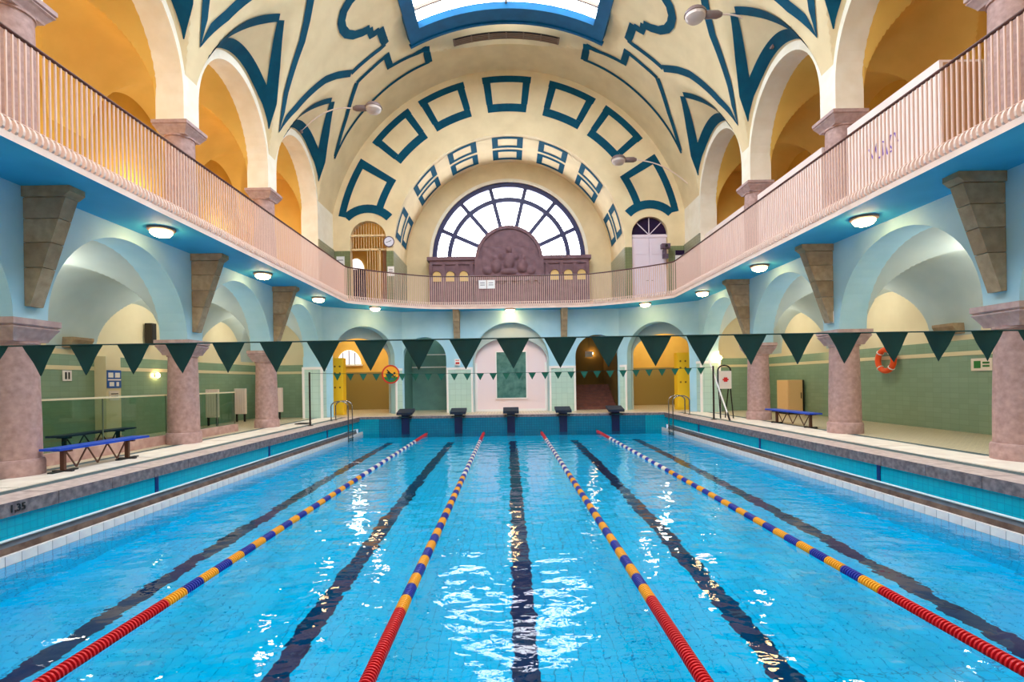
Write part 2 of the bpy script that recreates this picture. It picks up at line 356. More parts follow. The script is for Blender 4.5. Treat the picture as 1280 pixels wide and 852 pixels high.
    struct('cladding_band', MB().box(sd*9.1, sd*10.1, 24.67, 25.55, 3.2, 3.32), M['white'], '', parent=o)
    for x in (9.1, 9.98):
        struct('cladding_edge', MB().box(sd*x, sd*(x+.11), 24.66, 24.72, DECK, 3.2), M['white'], '', parent=o)
# ---------------------------------------------------------------- the nave vault with its painted bands
th0 = math.asin((USPR-ZC)/R)
SKX, SKY1, SKY0 = 4.34, 23.13, -3.5
ths = sorted(set([th0+(PI/2-th0)*(k/64) for k in range(65)]+[math.acos(SKX/R)]))
ths = ths+[PI-t for t in reversed(ths[:-1])]
ys = sorted(set([round(COL[i]+S*k/56, 4) for i in range(6) for k in range(56)]+[m+q*(HW-e) for m in MID for q in (-1, 1) for e in (-.001, .002, .006, .013, .024, .04, .06, .11, .16)]+[COL[6], 25.6, 26.2, YEND, SKY0, SKY1]))
mb = MB(); ny = len(ys); vs = []
for t in ths:
    for y in ys:
        x = R*math.cos(t); vs.append((x, y, ceil_z(x, min(y, COL[6]-.0001))))
fs = []
for a in range(len(ths)-1):
    xm = R*math.cos((ths[a]+ths[a+1])/2)
    for b in range(ny-1):
        ym = (ys[b]+ys[b+1])/2
        if abs(xm) < SKX and SKY0 < ym < SKY1: continue
        fs.append((a*ny+b, a*ny+b+1, (a+1)*ny+b+1, (a+1)*ny+b))
mb.add(vs, fs)
VAULT = struct('ceiling', mb, M['cream'], 'cream barrel vault painted with teal bands over the pool', 'ceiling', smooth=True, angle=20)
def normal_at(x, y):
    e = .02; p = Vector((x, y, ceil_z(x, y)))
    a = Vector((x-e*math.copysign(1, x), y, ceil_z(abs(x)-e, y)))-p; b = Vector((x, y+e, ceil_z(x, y+e)))-p
    n = a.cross(b).normalized()
    inward = Vector((-x, 0, ZC-p.z+.01))
    return n if n.dot(inward) > 0 else -n
def band(pts, wd, closed=False, parent=VAULT):
    """a painted band along the polyline (x, y) on the vault"""
    P = []
    seg = list(zip(pts, pts[1:]+pts[:1])) if closed else list(zip(pts[:-1], pts[1:]))
    for (x0, y0), (x1, y1) in seg:
        n = max(2, int(math.hypot(x1-x0, y1-y0)/.12)); P += [(x0+(x1-x0)*k/n, y0+(y1-y0)*k/n) for k in range(n)]
    P.append(pts[0] if closed else pts[-1])
    vs = []; fs = []
    m = len(P); wl = list(wd) if isinstance(wd, (tuple, list)) else [wd, wd]
    L_ = [0.0]
    for (x0, y0), (x1, y1) in zip(pts[:-1], pts[1:]): L_.append(L_[-1]+math.hypot(x1-x0, y1-y0))
    def width(d):
        if len(wl) != len(pts): return wl[0]+(wl[-1]-wl[0])*d/L_[-1]
        for a in range(len(pts)-1):
            if d <= L_[a+1]: return wl[a]+(wl[a+1]-wl[a])*(d-L_[a])/(L_[a+1]-L_[a])
        return wl[-1]
    dist = [0.0]
    for p, q in zip(P[:-1], P[1:]): dist.append(dist[-1]+math.hypot(q[0]-p[0], q[1]-p[1]))
    for i, (x, y) in enumerate(P):
        x0, y0 = P[(i-1) % (m-1)] if closed else P[max(i-1, 0)]; x1, y1 = P[(i+1) % (m-1)] if closed else P[min(i+1, m-1)]
        t = Vector((x1, y1, ceil_z(x1, y1)))-Vector((x0, y0, ceil_z(x0, y0))); nrm = normal_at(x, y)
        sdv = t.cross(nrm).normalized()*width(min(dist[i], L_[-1]))/2
        p = Vector((x, y, ceil_z(x, y)))
        for q in (p-sdv, p, p+sdv):
            qx = min(abs(q.x), 9.42)*math.copysign(1, x); vs.append(Vector((qx, q.y, ceil_z(qx, q.y)))+nrm*.025)
        if i: a = 3*(i-1); fs += [(a, a+1, a+4, a+3), (a+1, a+2, a+5, a+4)]
    o = obj('painted_band', MB().add(vs, fs), M['teal'], parent)
    return o
Bb = [(8.98, .0), (8.72, .2), (8.46, .5), (7.99, .86), (7.54, 1.2), (7.19, 1.63), (6.78, 2.25)]
Bt = [(6.78, 2.25), (6.05, 2.3), (5.29, 2.32)]
Bc = [(5.29, 2.36), (5.28, 1.28)]
Bn = [(5.3, 1.34), (5.66, 1.34), (5.6, .92)]
Bs = [(5.6, .95), (5.88, .86), (6.17, .66), (6.36, .34), (6.41, 0), (6.36, -.34), (6.17, -.66), (5.88, -.86), (5.6, -.95)]
Ls = [(7.74, .06), (8.05, .5), (8.42, 1.06), (8.88, 1.72), (9.12, 2.06)]
Ll = [(9.1, 2.04), (8.99, 1.66), (9.0, 1.4), (9.02, 1.0), (9.02, .5), (9.02, 0), (9.02, -.5), (9.02, -1.0), (9.0, -1.4), (8.99, -1.66), (9.1, -2.04)]
for sd, nm in SIDES:
    for ci in (2, 3, 4, 5):
        c = COL[ci]
        for q in (1, -1):
            f = lambda L: [(sd*x, c+q*y) for x, y in L]
            band(f(Bb), (.02, .26, .3, .32, .34, .34, .34)); band(f(Bt), .22); band(f(Bc), .38); band(f(Bn), .3)
        band([(sd*x, c+y) for x, y in Bs], .38)
    for mi in (2, 3, 4, 5):
        c = MID[mi]
        for q in (1, -1): band([(sd*x, c+q*y) for x, y in Ls], (.28, .34, .4, .42, .03))
        band([(sd*x, c+y) for x, y in Ll], (.03, .34, .42, .44, .44, .44, .44, .44, .42, .34, .03))
    A = lambda L: [(sd*x, y) for x, y in L]
    band(A([(8.5, 25.04), (7.9, 24.92), (7.3, 24.88), (6.5, 24.85), (5.65, 24.82), (4.78, 24.82), (3.75, 24.86)]), .17)
    band(A([(3.78, 24.9), (3.76, 23.95)]), .36)
    band(A([(3.75, 24.0), (4.53, 23.83), (5.4, 23.7)]), .2); band(A([(5.41, 23.78), (5.39, 22.83)]), .34)
    band(A([(5.39, 22.92), (6.09, 22.98), (6.76, 22.98)]), .2); band(A([(6.76, 22.98), (7.1, 23.4), (7.62, 24.1), (8.45, 25.0)]), .28)
# skylight
def on_vault(x, y, d): # d inwards from the barrel
    a = math.acos(max(-1, min(1, x/R))); r = R-d
    return (r*math.cos(a), y, ZC+r*math.sin(a))
t = thing('skylight', 'long curved white glass skylight in a bright blue frame atop the vault', 'skylight', (0, 0, 0))
a0 = math.acos(SKX/R)
def vault_patch(mb, x0, x1, y0, y1, d0, d1, n=12):
    b0, b1 = math.acos(x0/R), math.acos(x1/R)
    P = [[((R-d)*math.cos(b0+(b1-b0)*k/n), y, ZC+(R-d)*math.sin(b0+(b1-b0)*k/n)) for k in range(n+1)] for d in (d0, d1) for y in (y0, y1)]
    vs = [p for r in P for p in r]; m = n+1; fs = []
    for k in range(n):
        fs += [(k, k+1, m+k+1, m+k), (2*m+k, 2*m+k+1, 3*m+k+1, 3*m+k), (k, k+1, 2*m+k+1, 2*m+k), (m+k, m+k+1, 3*m+k+1, 3*m+k)]
    fs += [(0, m, 3*m, 2*m), (n, m+n, 3*m+n, 2*m+n)]
    return mb.add(vs, fs)
fr = obj('frame', vault_patch(vault_patch(vault_patch(MB(), -SKX, SKX, SKY1-.78, SKY1, -.25, .1, 24), -SKX, -SKX+.5, SKY0, SKY1-.78, -.25, .1, 4), SKX-.5, SKX, SKY0, SKY1-.78, -.25, .1, 4), M['skyframe'], t, smooth=True)
obj('frame_moulding', vault_patch(vault_patch(MB(), -SKX-.06, SKX+.06, SKY1-.02, SKY1+.1, .0, .16, 24), -SKX+.5, SKX-.5, SKY1-.86, SKY1-.78, -.1, .14, 24), M['skyframe'], t, smooth=True)
gx = [-3.84+7.68*k/2 for k in range(3)]
gy = [SKY0]+[SKY1-.78-.85-1.9*k for k in range(12, -1, -1)]+[SKY1-.78]
for i in range(2):
    for j in range(len(gy)-1):
        obj('pane', vault_patch(MB(), gx[i]+.03, gx[i+1]-.03, gy[j]+.03, gy[j+1]-.03, -.22, -.2, 6), M['skyglass'], t)
for x in gx[1:-1]: obj('glazing_bar', vault_patch(MB(), x-.04, x+.04, SKY0, SKY1-.78, -.2, -.08, 2), M['vent'], t)
for y in gy[1:-1]: obj('glazing_bar', vault_patch(MB(), -3.84, 3.84, y-.04, y+.04, -.2, -.08, 20), M['vent'], t)
# slot vent on the vault
t = thing('slot_vent', 'long brown slot vent curving across the vault below the skylight', 'vent')
obj('vent_tray', vault_patch(MB(), -2.5, 2.5, 23.95, 24.4, -.02, .03, 16), M['ventdark'], t)
for k in range(7):
    x = -2.46+4.92*k/6; obj('vent_bar', vault_patch(MB(), x-.03, x+.03, 23.95, 24.4, .02, .05, 1), M['vent'], t)
for y in (24.03, 24.14, 24.25, 24.36): obj('vent_slat', vault_patch(MB(), -2.5, 2.5, y-.03, y+.03, .025, .05, 16), M['vent'], t)
# ---------------------------------------------------------------- upper end wall with its ring of painted squares and the window recess
RR = 6.09; RZ = ZC; DX, DW, DS = 7.4, .95, 10.08
zin = lambda x: RZ+math.sqrt(max(0, RR*RR-x*x))
low = []
def span(a, b, fn, n=1): return [(a+(b-a)*k/n, fn(a+(b-a)*k/n)) for k in range(n+1)]
dl = lambda c: (lambda x: DS+math.sqrt(max(0, DW*DW-(x-c)**2)))
low += span(-9.45, -DX-DW, lambda x: GAL, 6)+[(-DX-DW*math.cos(PI*k/18), DS+DW*math.sin(PI*k/18)) for k in range(19)]+span(-DX+DW, -RR, lambda x: GAL, 2)
low += [(-RR*math.cos(PI*k/48), RZ+RR*math.sin(PI*k/48)) for k in range(49)]
low += span(RR, DX-DW, lambda x: GAL, 2)+[(DX-DW*math.cos(PI*k/18), DS+DW*math.sin(PI*k/18)) for k in range(19)]+span(DX+DW, 9.45, lambda x: GAL, 6)
fy = lambda s, z, t: (s, t, z)
END = struct('wall_end', strip_wall(MB(), low, lambda x: ZC+math.sqrt(max(0, 9.6**2-x*x))+.2, fy, YEND, YEND+.4), M['cream'], 'cream end wall of the upper hall with a ring of painted teal squares')
def polar(r, a): return (r*math.sin(a), ZC+r*math.cos(a))
for k in range(-3, 4):
    a = math.radians((0, 22.6, 42.9, 65.6)[abs(k)]*(1 if k > 0 else -1)); ha = math.radians(8.2)
    r0, r1 = 7.26, 9.14
    mb = MB()
    n = 8
    YO = [.012]
    def ringquad(ra, rb, aa, ab):
        for j in range(n):
            b0, b1 = aa+(ab-aa)*j/n, aa+(ab-aa)*(j+1)/n
            P = [polar(ra, b0), polar(ra, b1), polar(rb, b1), polar(rb, b0)]
            mb.quad(*[(x, YEND-YO[0], z) for x, z in P])
    if abs(k) < 3:
        da = .38/8.2
        ringquad(r1-.34, r1, a-ha, a+ha); ringquad(r0, r0+.42, a-ha*.96, a+ha*.96)
        ringquad(r0+.42, r1-.34, a-ha*.98, a-ha+da); ringquad(r0+.42, r1-.34, a+ha-da, a+ha*.98)
    else:   # the lowest squares rest on the door arches
        sg = 1 if k > 0 else -1; cx = sg*DX
        A0, A1 = math.radians(57.5)*sg, math.radians(71.5)*sg
        YO[0] = .010; ringquad(r1-.36, r1, A0, math.radians(78)*sg); YO[0] = .013; ringquad(r0-.3, r0+.08, A0, A1)
        YO[0] = .016; ringquad(r0-.3, r1, A0, math.radians(60.2)*sg); YO[0] = .019
        for j in range(12):
            b0, b1 = (math.radians(-46+92*(j+q)/12)*sg for q in (0, 1))
            mb.quad(*[(cx+r_*math.sin(b), YEND-YO[0], DS+r_*math.cos(b)) for b, r_ in ((b0, 1.36), (b1, 1.36), (b1, 1.8), (b0, 1.8))])
    obj('painted_square', mb, M['teal'], END)
# olive dado on the end wall
for sd in (-1, 1):
    struct('dado', MB().box(sd*RR, sd*(DX-DW), YEND-.04, YEND, GAL, 9.42), M['olive'], '', parent=END)
    struct('dado', MB().box(sd*(DX+DW), sd*9.45, YEND-.04, YEND, GAL, 9.45), M['olive'], '', parent=END)
    struct('dado_side', MB().box(sd*9.18, sd*9.24, MID[-1]+2.2, YEND, GAL, 9.5), M['olive_y'], '', parent=END)
    mb = strip_wall(MB(), [(DX-sd*0-DW*1.16*math.cos(PI*k/24), DS+DW*1.16*math.sin(PI*k/24)) for k in range(25)], 99, lambda s, z, t: (s, t, z), YEND-.03, YEND)
# recess behind the ring
YR = 30.4
mb = MB(); n = 48
prof = [(-RR, GAL)]+[(-RR*math.cos(PI*k/n), RZ+RR*math.sin(PI*k/n)) for k in range(n+1)]+[(RR, GAL)]
for (x0, z0), (x1, z1) in zip(prof[:-1], prof[1:]):
    mb.quad((x0, YEND+.3, z0), (x1, YEND+.3, z1), (x1, YR, z1), (x0, YR, z0))
REC = struct('wall_recess', mb, M['cream'], 'arched cream soffit of the deep recess in front of the end window', smooth=True)
for sd in (-1, 1):
    struct('dado', MB().box(sd*(RR-.03), sd*RR, YEND+.01, YR, GAL, 9.42), M['olive_y'], '', parent=REC)
for k in range(-3, 4):
    a = math.radians((0, 24, 48, 74)[abs(k)]*(1 if k > 0 else -1)); ha = math.radians(7.9)
    for y0, y1 in ((YEND+.28, YEND+1.55), (YEND+1.8, YEND+3.07)):
        mb = MB()
        def patch(aa, ab, ya, yb):
            for j in range(4):
                b0, b1 = aa+(ab-aa)*j/4, aa+(ab-aa)*(j+1)/4; r = RR-.02
                mb.quad((r*math.sin(b0), ya, RZ+r*math.cos(b0)), (r*math.sin(b1), ya, RZ+r*math.cos(b1)), (r*math.sin(b1), yb, RZ+r*math.cos(b1)), (r*math.sin(b0), yb, RZ+r*math.cos(b0)))
        patch(a-ha, a-ha*.62, y0, y1); patch(a+ha*.62, a+ha, y0, y1); patch(a-ha*.62, a+ha*.62, y0, y0+.24); patch(a-ha*.62, a+ha*.62, y1-.24, y1)
        obj('painted_frame', mb, M['teal'], REC)
WR, WZ = 4.55, 9.77
low = span(-RR-.2, -WR, lambda x: WZ, 2)+[(-WR*math.cos(PI*k/48), WZ+WR*math.sin(PI*k/48)) for k in range(49)]+span(WR, RR+.2, lambda x: WZ, 2)
mb = strip_wall(MB(), low, lambda x: max(WZ+.05, RZ+math.sqrt(max(0, 6.3**2-x*x))), fy, YR, YR+.5); mb.box(-RR-.2, RR+.2, YR, YR+.5, GAL, WZ)
struct('wall_window', mb, M['cream'], 'cream wall around the half round window at the end of the hall', smooth=True)
mb = MB()
for k in range(48):
    a0_, a1_ = PI*k/48, PI*(k+1)/48
    for (ra, rb, ya) in ((WR, WR+.17, YR-.05),):
        P = [(-r*math.cos(a), WZ+r*math.sin(a)) for a, r in ((a0_, ra), (a1_, ra), (a1_, rb), (a0_, rb))]
        mb.quad(*[(x, ya, z) for x, z in P]); mb.quad((P[0][0], ya, P[0][1]), (P[1][0], ya, P[1][1]), (P[1][0], YR+.1, P[1][1]), (P[0][0], YR+.1, P[0][1])); mb.quad((P[3][0], ya, P[3][1]), (P[2][0], ya, P[2][1]), (P[2][0], YR+.1, P[2][1]), (P[3][0], YR+.1, P[3][1]))
struct('trim_1', mb, M['rim'], 'thin white moulding around the half round window', 'trim', smooth=True)
WIN = thing('window_1', 'large half round window of white glass with radial dark blue glazing bars', 'window', (0, 0, 0)); WIN['kind'] = 'structure'
def ring_part(name, ra, rb, m, a0=0, a1=PI, y0=YR+.12, y1=YR+.3, n=40, parent=WIN):
    mb = MB()
    P = []
    for k in range(n+1):
        a = a0+(a1-a0)*k/n
        for r in (ra, rb):
            for y in (y0, y1): P.append((-r*math.cos(a), y, WZ+r*math.sin(a)))
    fs = []
    for k in range(n):
        i = 4*k; j = i+4
        fs += [(i, j, j+2, i+2), (i+1, j+1, j+3, i+3), (i, j, j+1, i+1), (i+2, j+2, j+3, i+3)]
    fs += [(0, 1, 3, 2), (4*n, 4*n+1, 4*n+3, 4*n+2)]
    return obj(name, mb.add(P, fs), m, parent, smooth=True)
ring_part('outer_frame', WR-.26, WR, M['winframe']); ring_part('inner_frame', 3.42, 3.68, M['winframe'], y0=YR+.14)
sp = [math.radians(90+q) for q in (-66, -40, -14, 14, 40, 66)]
for a in sp:
    mb = MB().bar((-1.6*math.cos(a), YR+.22, WZ+1.6*math.sin(a)), (-(WR-.1)*math.cos(a), YR+.22, WZ+(WR-.1)*math.sin(a)), .23, .14, up=(0, 1, 0)); obj('glazing_bar', mb, M['winframe'], WIN)
obj('bottom_frame', MB().box(-WR+.05, WR-.05, YR+.12, YR+.3, WZ, WZ+.16), M['winframe'], WIN)
ed = [0.02]+sp+[PI-.02]
for p, q in zip(ed[:-1], ed[1:]):
    ring_part('pane', 1.5, 3.5, M['winglass'], p+.01, q-.01, YR+.27, YR+.29, 6); ring_part('pane', 3.62, WR-.15, M['winglass'], p+.008, q-.008, YR+.27, YR+.29, 6)
# stone monument under the window
t = thing('stone_monument', 'mauve stone monument with round topped relief and small arched niches under the window', 'monument', (0, 29.75, GAL))
g0 = 0
low = [(-4.62, 1.72)]
nx = [-4.2, -3.42, -2.64]; nx = nx+[-x for x in reversed(nx)]
mb = MB().box(-4.55, 4.55, 0, .55, 0, 2.72); obj('wall_block', mb, M['monu'], t)
obj('cornice', MB().box(-4.75, 4.75, -.18, .6, 2.95, 3.15).box(-4.62, 4.62, -.08, .58, 2.72, 2.95), M['monu'], t)
for x in nx:
    mb = MB().prism([(-.24, 1.75)]+[(-.24*math.cos(PI*k/10), 2.1+.24*math.sin(PI*k/10)) for k in range(11)]+[(.24, 1.75)], lambda a, b, q, x=x: (x+a, q, b), -.05, .02); obj('niche', mb, M['monu_niche'], t)
    mb = MB()
    for k in range(10):
        b0, b1 = PI*k/10, PI*(k+1)/10
        P = [(x-r*math.cos(b), 2.1+r*math.sin(b)) for b, r in ((b0, .25), (b1, .25), (b1, 0.33), (b0, 0.33))]
        mb.prism(P, lambda a, b, q: (a, q, b), -.1, .01)
    obj('niche_arch', mb, M['monu'], t)
for x in (-4.55, -3.81, -3.03, -2.2, 2.2, 3.03, 3.81, 4.55): obj('pilaster', MB().box(x-.09, x+.09, -.1, .01, 0, 2.72), M['monu'], t)
obj('centre_block', MB().box(-1.98, 1.98, -.35, .5, 0, 2.95), M['monu'], t)
mb = MB().prism([(-1.94*math.cos(PI*k/32), 2.92+1.9*math.sin(PI*k/32)) for k in range(33)], lambda a, b, q: (a, q, b), -.25, .45); obj('round_top', mb, M['monu'], t)
mb = MB()
for k in range(32):
    b0, b1 = PI*k/32, PI*(k+1)/32
    P = [(-r*math.cos(b), 2.92+r*math.sin(b)) for b, r in ((b0, 1.76), (b1, 1.76), (b1, 1.94), (b0, 1.94))]
    mb.prism(P, lambda a, b, q: (a, q, b), -.34, -.24)
obj('round_moulding', mb, M['monu'], t)
# carved relief: garland, shield and two figures as one modelled surface
def relief(x, z):
    h = 0; z += .55
    for cx, cz, rx, rz, a in ((0, 3.35, .34, .48, .22), (-.75, 3.05, .3, .4, .2), (.75, 3.05, .3, .4, .2), (-1.25, 2.8, .25, .25, .14), (1.25, 2.8, .25, .25, .14), (0, 2.75, .5, .18, .16), (-.4, 3.6, .18, .2, .14), (.4, 3.6, .18, .2, .14), (0, 3.98, .16, .2, .16), (-.8, 3.52, .14, .15, .14), (.8, 3.52, .14, .15, .14)):
        q = ((x-cx)/rx)**2+((z-cz)/rz)**2
        if q < 1: h = max(h, a*math.sqrt(1-q))
    return h+.03*math.sin(9*x+4*z)*math.sin(8*z)
nx_, nz_ = 56, 36
mb = MB().add([(-1.55+3.1*i/nx_, -.36-relief(-1.55+3.1*i/nx_, 1.9+1.75*j/nz_)*(1 if 0 < i < nx_ and 0 < j < nz_ else 0), 1.9+1.75*j/nz_) for i in range(nx_+1) for j in range(nz_+1)],
              [(i*(nz_+1)+j, (i+1)*(nz_+1)+j, (i+1)*(nz_+1)+j+1, i*(nz_+1)+j+1) for i in range(nx_) for j in range(nz_) if math.hypot(-1.55+3.1*(i+.5)/nx_, max(0, 1.9+1.75*(j+.5)/nz_-2.9)) < 1.7])
obj('carved_relief', mb, M['monu'], t, smooth=True, angle=60)
obj('ledge', MB().box(-1.95, 1.95, -.5, -.3, 1.66, 1.8), M['monu'], t)
for k in range(9): obj('ledge_dentil', MB().box(-1.72+.43*k-.09, -1.72+.43*k+.09, -.46, -.34, 1.5, 1.66), M['monu'], t)
# ---------------------------------------------------------------- lower end wall: middle bays and slanted corner bays
bays = ((-4.65, 1.18, 3.75), (0, 2.05, 3.6), (4.65, 1.18, 3.75))
low = [(-5.83, DECK)]
for c, r, zs in bays:
    low += [(c-r, DECK)]+arch_pts(c, r, zs, n=24)+[(c+r, DECK)]
low += [(5.83, DECK)]
BACK = struct('wall_back', strip_wall(MB(), low, SOF, fy, YB, YB+.6), M['paleblue'], 'pale blue wall with three arches behind the starting blocks', smooth=True)
for x0, x1 in ((-3.47, -2.05), (2.05, 3.47)):
    struct('tile_cladding', MB().box(x0, x1, YB-.03, YB, DECK, 3.15), M['aqua'], '', parent=BACK)
    struct('cladding_band', MB().box(x0, x1, YB-.05, YB, 3.15, 3.27), M['white'], '', parent=BACK)
    for x in (x0, x1-.1): struct('cladding_edge', MB().box(x, x+.1, YB-.06, YB, DECK, 3.15), M['white'], '', parent=BACK)
DA = math.atan2(2.4, 3.47); DL = math.hypot(2.4, 3.47)
for sd, nm in SIDES:
    def fd(s, z, t, sd=sd):  # along the slanted wall from the corner pier inwards; t outwards
        x = 9.3-s*math.cos(DA)+t*math.sin(DA); y = 25.1+s*math.sin(DA)+t*math.cos(DA); return (sd*x, y, z)
    c = .515*DL
    low = [(0, DECK), (c-1.62, DECK)]+arch_pts(c, 1.62, SPR, n=24)+[(c+1.62, DECK), (DL+.1, DECK)]
    o = struct('wall_slanted_'+nm, strip_wall(MB(), low, SOF, fd, 0, .6), M['paleblue'], 'slanted pale blue corner wall with one arch at the far %s corner' % nm, smooth=True)
    low = [(0, DECK), (c-1.6, DECK)]+arch_pts(c, 1.6, SPR, 0, 1.05, 24)+[(c+1.6, DECK), (DL+.1, DECK)]
    struct('wall_slanted_inner_'+nm, strip_wall(MB(), low, SOF-.2, fd, .75, .85), M['vaultblue'], 'flatter inner arch of grey blue plaster behind the slanted %s corner arch' % nm, smooth=True)
    for s0, s1 in ((c+1.62, DL-.02),):
        struct('tile_cladding', MB().prism([(s0, DECK), (s1, DECK), (s1, 3.15), (s0, 3.15)], fd, -.03, 0), M['aqua'], '', parent=o)
        struct('cladding_band', MB().prism([(s0, 3.15), (s1, 3.15), (s1, 3.27), (s0, 3.27)], fd, -.05, 0), M['white'], '', parent=o)
        struct('cladding_edge', MB().prism([(s0, DECK), (s0+.1, DECK), (s0+.1, 3.15), (s0, 3.15)], fd, -.06, 0), M['white'], '', parent=o)
    # the yellow room behind
    o = struct('wall_room_'+nm, MB().box(sd*5.9, sd*XB, 32.3, 32.5, DECK, SOF), M['yellow'], 'yellow back wall of the changing room behind the far %s corner arch' % nm)
    struct('dado', MB().box(sd*6.0, sd*XB, 32.26, 32.3, DECK, 3.2), M['olivewall'], '', parent=o)
    struct('wall_room_side_'+nm, MB().box(sd*5.97, sd*6.1, 28.1, 32.3, DECK, SOF), M['yellow'], 'yellow side wall of the changing room behind the far %s corner arch' % nm)
# spaces behind the three middle arches
struct('wall_inner_arch', strip_wall(MB(), [(-2.6, DECK), (-1.97, DECK)]+arch_pts(0, 1.97, 3.6, 0, 1.25, 24)+[(1.97, DECK), (2.6, DECK)], SOF-.1, fy, YB+.3, YB+.42), M['vaultblue'], 'flatter inner arch of grey blue plaster inside the middle arch', smooth=True)
struct('wall_panel', MB().box(-2.6, 2.6, YB+.55, YB+.7, DECK, SOF-.1), M['panelwhite'], 'pinkish white wall filling the middle arch around a dark green window')
struct('trim_2', MB().box(-1.97, -1.85, YB+.49, YB+.55, DECK, 3.5).box(1.85, 1.97, YB+.49, YB+.55, DECK, 3.5).box(-1.85, 1.85, YB+.49, YB+.55, DECK, DECK+.12), M['white'], 'white frame strips on the pinkish wall in the middle arch', 'trim')
t = thing('window_2', 'dark green glazed display window in the pinkish white middle wall', 'window', (.02, YB+.54, 1.58)); t['kind'] = 'structure'
obj('frame', MB().box(-.86, .86, -.06, 0, -.06, 0).box(-.86, .86, -.06, 0, 2.5, 2.56).box(-.86, -.8, -.06, 0, 0, 2.5).box(.8, .86, -.06, 0, 0, 2.5), M['white'], t)
obj('pane', MB().box(-.8, .8, -.03, -.01, 0, 2.5), M['greenglass'], t)
struct('wall_niche_back', MB().box(-5.9, -3.4, 30.4, 30.5, DECK, SOF), M['tealwall'], 'teal wall at the back of the small arched passage left of the middle arch')
struct('wall_niche_inner', MB().box(-3.45, -3.35, YB+.6, 30.4, DECK, SOF), M['tealwall'], 'teal inner side wall of the small arched passage left of the middle arch')
struct('wall_niche_outer', MB().box(-5.94, -5.85, YB+.6, 30.4, DECK, SOF), M['tealwall'], 'teal outer side wall of the small arched passage left of the middle arch')
struct('trim_3', MB().box(-5.85, -3.45, 30.36, 30.4, 3.35, 3.43).box(-5.85, -3.45, 30.36, 30.4, 4.1, 4.16), M['white'], 'two pale stripes across the teal passage wall', 'trim')
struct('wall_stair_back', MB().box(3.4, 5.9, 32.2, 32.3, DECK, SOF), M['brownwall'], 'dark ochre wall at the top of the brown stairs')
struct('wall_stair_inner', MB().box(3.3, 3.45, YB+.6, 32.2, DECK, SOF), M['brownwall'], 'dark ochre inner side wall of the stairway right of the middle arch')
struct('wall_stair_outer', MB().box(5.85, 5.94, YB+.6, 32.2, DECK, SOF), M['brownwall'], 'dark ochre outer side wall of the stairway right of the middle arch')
t = thing('staircase', 'flight of red brown stairs behind the small arch right of the middle', 'stairs', (4.65, 28.3, DECK))
for k in range(8): obj('step', MB().box(-1.17, 1.17, .32*k, .32*k+.36, 0, .17*(k+1)), M['stair'], t)
t = thing('exit_sign', 'small pale square sign hanging in the dark stairway', 'sign', (4.6, 30.0, 4.0))
obj('sign_board', MB().box(-.22, .22, -.02, .02, -.17, .17), M['offwhite'], t)
obj('hanger', MB().bar((0, 0, .17), (0, 0, 2.2), .02), M['black'], t)
t = thing('stair_lamp', 'tiny glowing wall lamp in the dark stairway', 'lamp', (5.1, 32.1, 4.15)); obj('bulb', MB().lathe([(0, -.1), (.08, -.06), (.1, 0), (.08, .06), (0, .1)], 12), M['lampglow'], t); obj('mount', MB().box(-.04, .04, .03, .1, -.05, .05), M['black'], t)
struct('ceiling_rooms', MB().box(-XB, XB, YB+.5, 32.6, SOF-.25, SOF-.1), M['vaultblue'], 'flat ceiling of the rooms behind the far wall', 'ceiling')
# arched window in the left yellow room
t = thing('window_3', 'small bright arched window high in the yellow room at the far left', 'window', (-10.15, 32.24, 3.7)); t['kind'] = 'structure'
obj('pane', MB().prism([(-.75*math.cos(PI*k/16), .9*math.sin(PI*k/16)) for k in range(17)], lambda a, b, q: (a, q, b), -.02, 0), emit_mat('room_window_glass', lin(255, 246, 240), 2.2), t)
obj('glazing_bar', MB().box(-.03, .03, -.05, -.02, 0, .88).box(-.4, -.35, -.05, -.02, 0, .74).box(.35, .4, -.05, -.02, 0, .74), M['purple'], t); obj('sill', MB().box(-.85, .85, -.12, .02, -.1, 0), M['white'], t)
# perforated yellow lockers
for sd, nm in SIDES:
    t = thing('locker', 'tall yellow locker with rows of dark vent holes in the far %s corner' % nm, 'locker', (sd*9.15-.1*(sd < 0), 26.9, DECK))
    obj('body', MB().box(-.42, .42, 0, .5, 0, 3.0), M['locker'], t); obj('door', MB().box(-.38, .38, -.03, 0, .1, 2.9), M['locker'], t)
    for r in (1.45, 2.2, 2.55):
        for x in (-.26, 0, .26): obj('vent_hole', MB().lathe([(.05, -.04), (.05, -.028)], 10, (x, 0, r), 'Y'), M['dots'], t)
